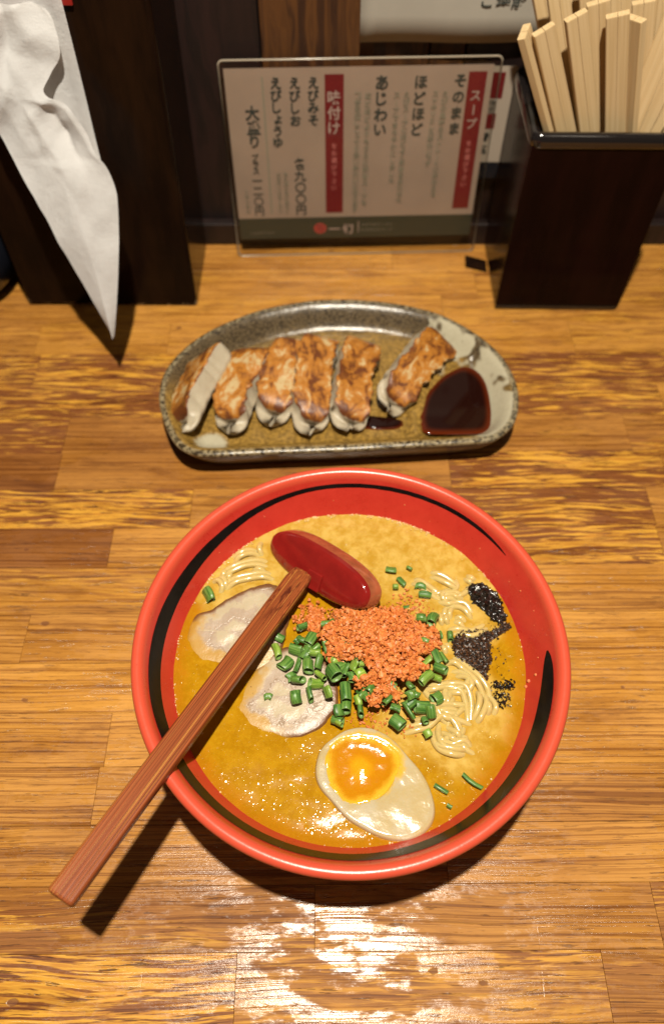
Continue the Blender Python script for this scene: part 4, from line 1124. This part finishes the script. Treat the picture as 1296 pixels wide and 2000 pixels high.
for q in sp:
    a = R(q.x)
    for k in range(7):
        z = q.y + (k / 6 - 0.5) * max(0.01, q.z) + 0.012 * fbm(q.x * .2, k, 0, 1.0)
        r = wall_r(z) - 0.018
        v.append((r * math.cos(a), r * math.sin(a), z))
for i in range(len(sp) - 1):
    for k in range(6):
        a = i * 7 + k
        f.append((a, a + 7, a + 8, a + 1))
mk('painted_stripe', v, f, M['stripe'], bowl)

v, f = [(x * .11, y * .09, z * .05) for x, y, z in ico_v], ico_f
speck = mk('black_speck', v, f, M['stripe'], None, (3.15, 4.72, 7.40))
tag(speck, 'tiny black speck stuck on the near lip of the bowl', 'speck')

# ---- toppings' mound, shared by everything that lies on it
def mound(x, y):
    return 5.0 + 1.25 * math.exp(-(((x - 2.0) / 3.0) ** 2 + ((y - 14.2) / 2.7) ** 2))

# ---- broth
v, f, milk, rim = [], [], [], []
NR_, NA = 60, 150
allnood = [q for c in NOODLES_R + NOODLES_U + NOODLES_L for q in c]
for i in range(NR_ + 1):
    rr = 8.80 * (i / NR_) ** 0.8
    for j in range(NA):
        a = 2 * math.pi * j / NA
        x, y = BX + rr * math.cos(a), BY + rr * math.sin(a)
        z = 0.05 * fbm(x, y, 0, 0.35) + 0.02 * fbm(x, y, 5, 1.3)
        z += 0.06 * smooth(8.45, 8.80, rr)
        v.append((rr * math.cos(a), rr * math.sin(a), z))
        dn = min((x - q[0]) ** 2 + (y - q[1]) ** 2 for q in allnood[::2])
        mk_ = math.exp(-dn / 1.8) * 1.0 + 0.85 * smooth(17.5, 20.5, y) + 0.5 * math.exp(-((x - 3) ** 2 + (y - 16) ** 2) / 9)
        milk.append(min(1.0, mk_))
        rim.append(max(0.0, (rr / 8.8 - 0.75) / 0.25) * (0.35 if y > 18 else 1.0))
for i in range(NR_):
    for j in range(NA):
        a, b2 = i * NA + j, i * NA + (j + 1) % NA
        f.append((a, b2, b2 + NA, a + NA))
broth = mk('broth', v, f, M['broth'], None, (BX, BY, 5.0), attr={'milk': milk, 'rim': rim})
tag(broth, 'creamy golden orange broth filling the red bowl', 'soup')

# ---- bubbles clinging along the edge of the broth
bub = []
rng = random.Random(3)
v, f = [], []
for _ in range(620):
    a = R(rng.choice([rng.uniform(20, 150), rng.uniform(120, 200), rng.uniform(0, 360), rng.uniform(60, 110)]))
    if fbm(math.cos(a) * 6, math.sin(a) * 6, 0, 1.0) < -0.1:
        continue
    rr = 8.80 - abs(rng.gauss(0, 0.09))
    r = rng.choice([0.018, 0.025, 0.03, 0.045]) * rng.uniform(.7, 1.3)
    o_ = len(v)
    v += [(rr * math.cos(a) + x * r, rr * math.sin(a) + y * r, 5.06 + z * r) for x, y, z in ico_v]
    f += [tuple(o_ + q for q in t) for t in ico_f]
foam = mk('broth_foam', v, f, simple('foam_bubble', (0.72, 0.50, 0.26), 0.08, 0.7), None, (BX, BY, 0))
tag(foam, 'fine foam bubbles along the edge of the broth', 'foam', None, 'stuff')
# splashes on the inner wall
v, f = [], []
for (a, z, r) in [(352, 5.25, .13), (353, 5.75, .10), (358, 6.0, .05), (350.5, 5.05, .12), (20, 6.3, .06), (25, 6.0, .04), (12, 6.5, .04), (8, 6.2, .03), (70, 6.1, .05), (95, 5.9, .04), (120, 6.0, .04), (140, 5.7, .04), (60, 5.7, .03), (40, 6.0, .045), (3, 6.8, .03), (30, 5.7, .03)]:
    rr = wall_r(z) - 0.01
    o_ = len(v)
    c, s_ = math.cos(R(a)), math.sin(R(a))
    v += [(rr * c + x * r, rr * s_ + y * r, z + q * r) for x, y, q in ico_v]
    f += [tuple(o_ + q for q in t) for t in ico_f]
spl = mk('broth_splash', v, f, simple('broth_droplet', (0.62, 0.20, 0.08), 0.08, 0.7), None, (BX, BY, 0))
tag(spl, 'small broth droplets splashed on the red inner wall', 'droplets', None, 'stuff')
sm = spl.modifiers.new('round', 'SUBSURF'); sm.levels = 1; sm.render_levels = 1

# ---- noodles
def noodle(pts, label, group, rnd, base=5.02):
    n = len(pts)
    P3 = []
    for i, (x, y) in enumerate(pts):
        t = i / (n - 1)
        up = math.sin(math.pi * t)
        P3.append((x, y, base - 0.30 * (1 - up) ** 2 + 0.10 * up + rnd.uniform(-0.03, 0.12)))
    c = catmull(P3, 7)
    o_ = Vector((c[0].x, c[0].y, 5.0))
    v, f = tube([p - o_ for p in c], lambda t: 0.158, 9)
    o = mk('noodle', v, f, M['noodle'], None, o_)
    L_ = sum((c[i + 1] - c[i]).length for i in range(len(c) - 1))
    mx_, my_ = sum(p.x for p in c) / len(c), sum(p.y for p in c) / len(c)
    gx, gy = {'r': (5.75, 12.0), 'u': (6.6, 17.6), 'l': (-4.7, 19.6)}[label[0]]
    size_ = 'long' if L_ > 2.6 else ('short' if L_ < 1.5 else 'medium')
    place = ('far' if my_ > gy + .55 else ('near' if my_ < gy - .55 else 'middle')) + (' left' if mx_ < gx - .35 else (' right' if mx_ > gx + .35 else ' centre'))
    what = {'r': 'the noodle tangle right of the egg', 'u': 'the noodles beside the black paste', 'l': 'the noodles above the left pork slice'}[label[0]]
    tag(o, f'{size_} pale noodle at the {place} of {what}', 'noodle', group)
rng = random.Random(8)
def beside(c, k):
    dx, dy = c[-1][0] - c[0][0], c[-1][1] - c[0][1]
    l_ = math.hypot(dx, dy) + 1e-6
    return [(x - dy / l_ * k + 0.05 * math.sin(i * 2.1), y + dx / l_ * k + 0.05 * math.cos(i * 1.7)) for i, (x, y) in enumerate(c)]
for c in NOODLES_R + [beside(c, 0.30) for c in NOODLES_R]:
    noodle(c, 'r', 'noodles right of the egg', rng, 4.955)
for c in NOODLES_U + [beside(c, -0.30) for c in NOODLES_U]:
    noodle(c, 'u', 'noodles beside the black paste', rng, 4.86)
for c in NOODLES_L + [beside(c, 0.28) for c in NOODLES_L[:5]]:
    noodle(c, 'l', 'noodles above the left pork slice', rng, 4.93)
for k in range(16):
    cx, cy = random.choice([(5.6, 11.9), (6.3, 17.2), (5.2, 12.6), (6.2, 18.4), (5.8, 10.7)])
    a = rng.uniform(0, 6.28)
    pts = [(cx + rng.uniform(-.8, .8) + (t - 1.5) * .75 * math.cos(a) - .25 * (t - 1.5) ** 2 * math.sin(a), cy + rng.uniform(-.4, .4) + (t - 1.5) * .75 * math.sin(a) + .25 * (t - 1.5) ** 2 * math.cos(a)) for t in range(4)]
    noodle(pts, 'r' if cy < 14 else 'u',
           'noodles right of the egg' if cy < 14 else 'noodles beside the black paste', rng, 4.84)

# ---- pork slices
def pork(out, z, tilt, label, seed, soakdir):
    o2 = catmull([(x, y, 0) for x, y in out], 6, True)
    cx = sum(p.x for p in o2) / len(o2)
    cy = sum(p.y for p in o2) / len(o2)
    c = Vector((cx, cy, 0))
    n = len(o2)
    v, f, spi, edge, soak = [], [], [], [], []
    ss = [0.04] + [k / 22 for k in range(2, 23)]
    def top(x, y, s):
        return 0.05 * fbm(x + seed, y, 0, 0.5) + 0.008 * fbm(x, y + seed, 3, 2.0) + tilt[0] * (x - cx) + tilt[1] * (y - cy) - 0.10 * s ** 8
    for s in ss:
        for j, p in enumerate(o2):
            jag = 1 + 0.03 * fbm(p.x * 2 + seed, p.y * 2, 0, 1.0)
            q = c.lerp(p, s * jag)
            v.append((q.x - cx, q.y - cy, top(q.x, q.y, s)))
            a = math.atan2(q.y - cy, q.x - cx) / (2 * math.pi)
            spi.append(s * 1.6 - a)
            edge.append(s)
            soak.append(max(0.0, min(1.0, 0.62 + 0.26 * ((q.x - cx) * soakdir[0] + (q.y - cy) * soakdir[1]))) * smooth(0.2, 0.8, s))
    for i in range(len(ss) - 1):
        for j in range(n):
            a, b2 = i * n + j, i * n + (j + 1) % n
            f.append((a, b2, b2 + n, a + n))
    f.append(tuple(reversed(range(n))))
    st = len(v) - n
    for dz, k in ((-0.25, 1.01), (-0.6, 0.98)):
        s0 = len(v)
        for j in range(n):
            q = v[st + j]
            v.append((q[0] * k, q[1] * k, q[2] + (dz if k > 1 else -0.35)))
            spi.append(0.2); edge.append(1.3); soak.append(0.0)
        for j in range(n):
            f.append((st + j, st + (j + 1) % n, s0 + (j + 1) % n, s0 + j))
        st = s0
    # cap so that the seam at angle +-pi of the spiral attribute stays hidden in one column
    f = [q for q in f]
    o = mk('pork_slice', v, f, M['pork'], None, (cx, cy, z), attr={'spiral': spi, 'edge': edge, 'soak': soak})
    tag(o, label, 'pork slice', 'rolled pork slices in the bowl')
pork(CHASHU_A, 5.20, (0.045, 0.075), 'rolled pork slice at the left, partly under the ladle handle', 2.0, (-0.3, -0.9))
pork(CHASHU_B, 5.14, (0.065, 0.045), 'rolled pork slice below the scallions, left of the egg', 9.0, (-0.9, -0.3))

# ---- half egg
egg = empty('half_egg', (1.92, 8.78, 4.80))
tag(egg, 'half boiled egg with a jammy orange yolk, cut side up', 'egg')
eo = catmull([(x - 1.9, y - 8.7, 0) for x, y in EGGOUT], 4, True)
yo = catmull([(x - 1.9, y - 8.7, 0) for x, y in YOLK], 5, True)
YC = Vector((sum(p.x for p in yo) / len(yo), sum(p.y for p in yo) / len(yo), 0))
yfine = [(p.x, p.y) for p in yo]
n = len(eo)
v, f, skin, yolky = [], [], [], []
def eggtop(x, y):
    return 0.50 + 0.02 * y + 0.03 * fbm(x, y, 2, 0.9)
for s in (0.05, 0.2, 0.35, 0.5, 0.62, 0.72, 0.80, 0.87, 0.93, 0.975):
    for p in eo:
        q = YC.lerp(p, s)
        ins = inside(q.x, q.y, yfine)
        dd = seg_dist(q.x, q.y, yfine, True)
        v.append((q.x, q.y, eggtop(q.x, q.y) - (0.22 * smooth(0.0, 0.35, dd) if ins else 0)))
        skin.append(0.0)
        wd_ = max(0.0, 1 - dd / 0.8)
        yolky.append(1.0 if ins else 0.65 * wd_ * smooth(-0.6, 1.0, (q.x + q.y) * 0.5) + 0.35 * wd_)
for k, z, sk in ((1.0, 0.42, 0.1), (1.02, 0.22, 0.7), (1.0, -0.1, 1), (0.9, -0.7, 1), (0.66, -1.3, 1), (0.3, -1.65, 1)):
    for p in eo:
        v.append((p.x * k, p.y * k, z + 0.02 * p.y)); skin.append(sk); yolky.append(0.0)
for i in range(15):
    for j in range(n):
        a, b2 = i * n + j, i * n + (j + 1) % n
        f.append((a, b2, b2 + n, a + n))
f.append(tuple(reversed(range(n))))
f.append(tuple(range(15 * n, 16 * n)))
mk('egg_white', v, f, M['eggw'], egg, attr={'skin': skin, 'yolky': yolky})
n = len(yo)
v, f, ed = [], [], []
for s in (1.02, 0.985, 0.95, 0.9, 0.83, 0.75, 0.65, 0.55, 0.45, 0.35, 0.22, 0.1):
    for p in yo:
        q = YC.lerp(p, s)
        dz = -0.02 - 0.10 * smooth(0.0, 0.35, 1 - s) + 0.10 * smooth(0.55, 1.0, 1 - s) if s < 0.99 else -0.06
        v.append((q.x, q.y, eggtop(q.x, q.y) + dz + 0.02 * fbm(q.x, q.y, 7, 1.4))); ed.append(s)
for i in range(11):
    for j in range(n):
        a, b2 = i * n + j, i * n + (j + 1) % n
        f.append((a, b2, b2 + n, a + n))
f.append(tuple(range(11 * n, 12 * n)))
mk('yolk', v, f, M['yolk'], egg, attr={'edge': ed})

# ---- chopped scallions: short hollow tubes
def scallion_data(L, D, rnd):
    n, wall_ = 14, 0.05
    rings, inn = [], []
    fl = rnd.uniform(0.45, 0.92)
    cut = rnd.uniform(-0.2, 0.2) * (0.3 if L < 1.1 * D else 1.0)
    bendy = rnd.uniform(-.12, .12)
    for t in (0, 0.04, 0.35, 0.65, 0.96, 1.0):
        x = (t - 0.5) * L
        k = 1 if 0 < t < 1 else 0.93
        rings.append([(x + cut * D * math.cos(a) * (1 if t > .5 else -0.5), D / 2 * k * math.cos(a) + bendy * math.sin(t * 3.1), D / 2 * fl * k * math.sin(a)) for a in [2 * math.pi * q / n for q in range(n)]])
    for t in (1.0, 0.5, 0.0):
        x = (t - 0.5) * L
        k = max(0.35, 1 - 2 * wall_ / D)
        rings.append([(x + cut * D * math.cos(a) * (1 if t > .5 else -0.5), D / 2 * k * math.cos(a) + bendy * math.sin(t * 3.1), D / 2 * fl * k * math.sin(a)) for a in [2 * math.pi * q / n for q in range(n)]])
    rings.append(rings[0])
    v, f = loft(rings)
    inner_ = [0.8] * n + [0.0] * (4 * n) + [0.8] * n + [1.0] * (3 * n) + [0.8] * n
    return v, f, inner_
TONE = {0: 0.02, 1: 0.16, 2: 0.75, 3: 1.0}
SC = [(*s, False) for s in SCALLIONS]
rng = random.Random(21)
hid = 0
while hid < 34:
    x, y = rng.uniform(-2.2, 5.6), rng.uniform(11.2, 16.6)
    if ((x - 1.8) / 3.9) ** 2 + ((y - 13.9) / 2.7) ** 2 > 1:
        continue
    SC.append((x, y, mound(x, y) - 0.05, rng.uniform(.45, .9), rng.uniform(.38, .62), rng.uniform(0, 180), rng.choice([0, 0, 0, 1, 1, 2]), True))
    hid += 1
for i, (x, y, z, L, D, yaw, tone, fill) in enumerate(SC):
    L *= (1.05 if D < 0.3 else 0.90); D = max(0.2, D * 1.06)
    v, f, inr = scallion_data(L, D, rng)
    alone = (y > 17.4 or y < 10.0 or x < -2.95 or (x > 5.9))
    zz = z + (0.0 if alone else 0.12)
    pit = 0 if alone else rng.uniform(-28, 28)
    o = mk('scallion_piece', v, f, M['scallion'], None, (x, y, zz), (0, R(pit), R(yaw)), attr={'inner': inr})
    o.rotation_euler = (Matrix.Rotation(R(yaw), 3, 'Z') @ Matrix.Rotation(R(pit), 3, 'Y') @ Matrix.Rotation(rng.uniform(0, 6.28), 3, 'X')).to_euler()
    o['tone'] = TONE[tone] * rng.uniform(0.7, 1.2)
    if y > 17.9 and x > 2:
        lab, grp = f"{('dark', 'green', 'lime', 'lime')[tone]} scallion piece floating {'high' if y > 19.3 else ('low' if y < 18.5 else 'midway')} {'close to' if x < 4.0 else 'well right of'} the ladle cup", 'scallions floating right of the ladle'
    elif x < -5:
        lab, grp = 'lone scallion piece at the left edge above the pork slice', 'chopped scallions'
    elif y < 9.5:
        lab, grp = 'thin scallion sliver floating right of the egg', 'scallion slivers right of the egg'
    elif x < -2.95:
        lab, grp = 'lone scallion piece on the lower pork slice', 'chopped scallions'
    else:
        tw = ('dark green', 'green', 'bright lime', 'yellow lime')[tone]
        sz_ = 'large' if L > 0.85 else ('small' if L < 0.55 else 'middling')
        ang = math.degrees(math.atan2(y - 14.9, x - 2.3)) % 360
        where = ('right of', 'above and right of', 'just above', 'above and left of', 'left of', 'below and left of', 'just below', 'below and right of')[int((ang + 22.5) // 45) % 8]
        how = 'buried in the heap' if fill else 'lying'
        lab, grp = f'{sz_} {tw} scallion piece {how} {where} the orange crumbs', 'scallions heaped in the middle'
    tag(o, lab, 'scallion', grp)

# ---- orange fried crumbs
def grains(name, polys, count, size, zfun, mat, label, cat, seed, spread=0.25, origin=(0, 0, 0), feather=0.0):
    rnd = random.Random(seed)
    v, f = [], []
    for poly, cnt in zip(polys, count):
        xs = [p[0] for p in poly]
        ys = [p[1] for p in poly]
        k = 0
        while k < cnt:
            x, y = rnd.uniform(min(xs) - feather, max(xs) + feather), rnd.uniform(min(ys) - feather, max(ys) + feather)
            jx, jy = x + rnd.gauss(0, feather + 1e-6), y + rnd.gauss(0, feather + 1e-6)
            if not inside(jx, jy, poly):
                continue
            k += 1
            r = size * rnd.choice([0.4, 0.55, 0.7, 0.85, 1.0, 1.2, 1.6])
            z = zfun(x, y, rnd) + rnd.uniform(-spread, spread)
            sx, sy, sz = rnd.uniform(.6, 1.6), rnd.uniform(.6, 1.6), rnd.uniform(.45, 1.0)
            rot = Matrix.Rotation(rnd.uniform(0, 6.28), 3, Vector((rnd.gauss(0, 1), rnd.gauss(0, 1), rnd.gauss(0, 1))).normalized())
            o_ = len(v)
            for q in ico_v:
                u = rot @ Vector((q[0] * sx, q[1] * sy, q[2] * sz)) * r * rnd.uniform(0.6, 1.35)
                v.append((x + u.x - origin[0], y + u.y - origin[1], z + u.z - origin[2]))
            f += [tuple(o_ + q for q in t) for t in ico_f]
    o = mk(name, v, f, mat, None, origin, smooth=False)
    return tag(o, label, cat, None, 'stuff')
def crumb_z(x, y, rnd):
    cx, cy = 2.35, 15.2
    return mound(x, y) + 0.32 + 0.30 * math.exp(-(((x - cx) / 2.2) ** 2 + ((y - cy) / 1.5) ** 2))
grains('crumb_topping', [CRUMB, CRUMB2], [4300, 330], 0.098, crumb_z, M['crumb'], 'heap of coarse orange shrimp crumbs on top of the scallions', 'crumbs', 4, 0.27, (2.3, 15.0, 5.0), 0.10)
grains('crumb_topping', [CRUMB3, [(-1.9, 16.2), (-0.2, 15.9), (0.3, 17.3), (-0.9, 17.8), (-2.1, 17.2)]], [200, 150], 0.085, lambda x, y, r: 5.18, M['crumb'], 'soaked orange crumbs in the shade of the ladle handle', 'crumbs', 5, 0.08, (-0.8, 16.8, 5.0), 0.12)
grains('crumb_topping', [[(2.6, 17.2), (3.6, 18.4), (5.0, 17.9), (5.3, 16.9), (4.0, 16.5)], [(0.6, 11.6), (2.6, 11.9), (3.9, 11.2), (2.2, 10.9)]], [210, 120], 0.055, lambda x, y, r: 5.06, M['crumb'], 'loose wet orange crumbs drifting around the heap', 'crumbs', 6, 0.04, (3.5, 16, 5.0), 0.35)

# ---- black paste and ground spice on the broth
def film(parent, poly, mat, rise, amp):
    out = catmull([(x, y, 0) for x, y in poly], 5, True)
    px, py, pz = (c / S for c in parent.location)
    cx, cy = sum(p.x for p in out) / len(out), sum(p.y for p in out) / len(out)
    n = len(out)
    v, f = [], []
    for s in [1.0, 0.93, 0.84, 0.72, 0.6, 0.45, 0.3, 0.15]:
        for p in out:
            q = Vector((cx, cy, 0)).lerp(p, s * (1 + 0.10 * fbm(p.x * 3, p.y * 3, 0, 1.2)))
            v.append((q.x - px, q.y - py, 5.0 - pz + (rise + amp * fbm(q.x, q.y, 0, 3.0) if s < 1 else -0.02)))
    for i in range(7):
        for j in range(n):
            a, b2 = i * n + j, i * n + (j + 1) % n
            f.append((a, b2, b2 + n, a + n))
    f.append(tuple(range(7 * n, 8 * n)))
    mk('film', v, f, mat, parent)

flat = lambda x, y, r: 5.07
bp = grains('black_paste', [BLACK1], [260], 0.085, flat, M['black_paste'], 'glossy black paste patch on the broth by the right wall', 'paste', 14, 0.07, (8.1, 17.8, 5.0), 0.05)
bs = grains('black_spice', [BLACK2], [1500], 0.050, lambda x, y, r: 5.10, M['black_grain'], 'large brownish black ground spice patch right of the crumbs', 'spice', 15, 0.08, (7.3, 15.3, 5.0), 0.07)
film(bp, BLACK1, M['black_paste'], 0.10, 0.10)
film(bs, BLACK2, M['black_grain'], 0.08, 0.06)
grains('black_spice', [BLACK3, BLACK4], [190, 150], 0.042, lambda x, y, r: 5.05, M['black_paste'], 'small black spice smear below the large patch', 'spice', 16, 0.03, (8.3, 13.0, 5.0), 0.10)
grains('black_spice', [[(7.6, 15.6), (8.6, 15.3), (8.5, 13.4), (7.9, 13.8)], [(8.0, 16.6), (8.9, 16.9), (8.7, 16.2), (8.0, 16.1)]], [46, 30], 0.030, lambda x, y, r: 5.04, M['black_grain'], 'scattered black specks between the spice patches', 'spice', 17, 0.02, (8.2, 15, 5.0), 0.2)

# ================================================================== LADLE
ladle = empty('ladle', (0.0, 19.4, 5.0))
tag(ladle, 'ladle with a dark red lacquer cup and a flat bamboo handle across the bowl', 'ladle')
LO = Vector((0.0, 19.4, 5.0))
U = Vector((0.891, -0.452, 0)).normalized()
Wd = Vector((0.452, 0.891, 0)).normalized()
gam = R(47)
Bn = (Vector((0, 0, 1)) * math.cos(gam) - Wd * math.sin(gam) - U * 0.36).normalized()   # the cup's flat base faces the handle
U2 = (U - Bn * U.dot(Bn)).normalized()
Q = Bn.cross(U2).normalized()
if Q.z < 0:
    Q = -Q
Nn = -Bn
Fc = Vector((-0.90, 19.15, 6.25))
def cup_ring(a, b_, depth, n=72, e=2.5):
    out = []
    for k in range(n):
        t = 2 * math.pi * k / n
        cu = math.copysign(abs(math.cos(t)) ** (2 / e), math.cos(t))
        su = math.copysign(abs(math.sin(t)) ** (2 / e), math.sin(t))
        out.append(tuple(Fc + U2 * (a * cu) + Q * (b_ * su) - Bn * depth - LO))
    return out
v, f = loft([cup_ring(0.3, .1, -.07), cup_ring(1.8, .52, -.06), cup_ring(3.0, .88, -.03), cup_ring(3.32, 1.05, 0.03), cup_ring(3.46, 1.14, 0.12), cup_ring(3.54, 1.20, .30)], True)
mk('cup_base', v, f, M['ladle_red'], ladle)
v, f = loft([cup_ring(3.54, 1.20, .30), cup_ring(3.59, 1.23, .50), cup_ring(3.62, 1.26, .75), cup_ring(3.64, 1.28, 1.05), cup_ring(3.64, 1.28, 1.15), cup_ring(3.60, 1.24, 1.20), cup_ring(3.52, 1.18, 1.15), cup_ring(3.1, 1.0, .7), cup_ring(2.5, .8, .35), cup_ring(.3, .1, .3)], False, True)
mk('cup_wall', v, f, M['ladle_reflection'], ladle)
# square socket beside the handle
hand_dir = (Vector((-10.30, 3.5, 8.55)) - Vector((-1.55, 19.0, 6.05))).normalized()
bc = Fc + U2 * 0.25 - Q * 0.50 - LO
v = []
for du, dq, db in ((-.52, -.52, -.3), (.52, -.52, -.3), (.52, .52, -.3), (-.52, .52, -.3), (-.47, -.50, .30), (.47, -.50, .20), (.45, .47, .20), (-.45, .47, .30)):
    v.append(tuple(bc + U2 * du + Q * dq + Bn * db))
mk('socket', v, BOXF, M['ladle_red'], ladle, smooth=False, bevel=0.06)
# handle: a flat bamboo strip with chamfered end
hl = (Vector((-10.30, 3.5, 8.55)) - Vector((-1.55, 19.0, 6.05))).length
sec = [(0.0, 0.54, .24), (0.12, 0.60, .27), (hl * .3, 0.60, .27), (hl * .6, 0.61, .26), (hl * .86, 0.63, .25), (hl - .7, 0.64, .24), (hl - .05, 0.58, .17), (hl + .15, .54, .13)]
rings = []
for x, hw_, th in sec:
    c_ = 0.09
    rings.append([(x, -hw_ + c_, -th), (x, hw_ - c_, -th), (x, hw_, -th + c_), (x, hw_, th - c_), (x, hw_ - c_, th), (x, -hw_ + c_, th), (x, -hw_, th - c_), (x, -hw_, -th + c_)])
v, f = loft(rings, True, True)
hd = mk('handle', v, f, M['bamboo'], ladle, smooth=False)
xa = -hand_dir
ya = Vector((0, 0, 1)).cross(xa).normalized()
za = xa.cross(ya).normalized()
hd.rotation_euler = Matrix((xa, ya, za)).transposed().to_euler()
hd.location = (Vector((-10.30, 3.5, 8.55)) - LO) * S
hb = hd.modifiers.new('bevel', 'BEVEL'); hb.width = 0.0006; hb.segments = 2
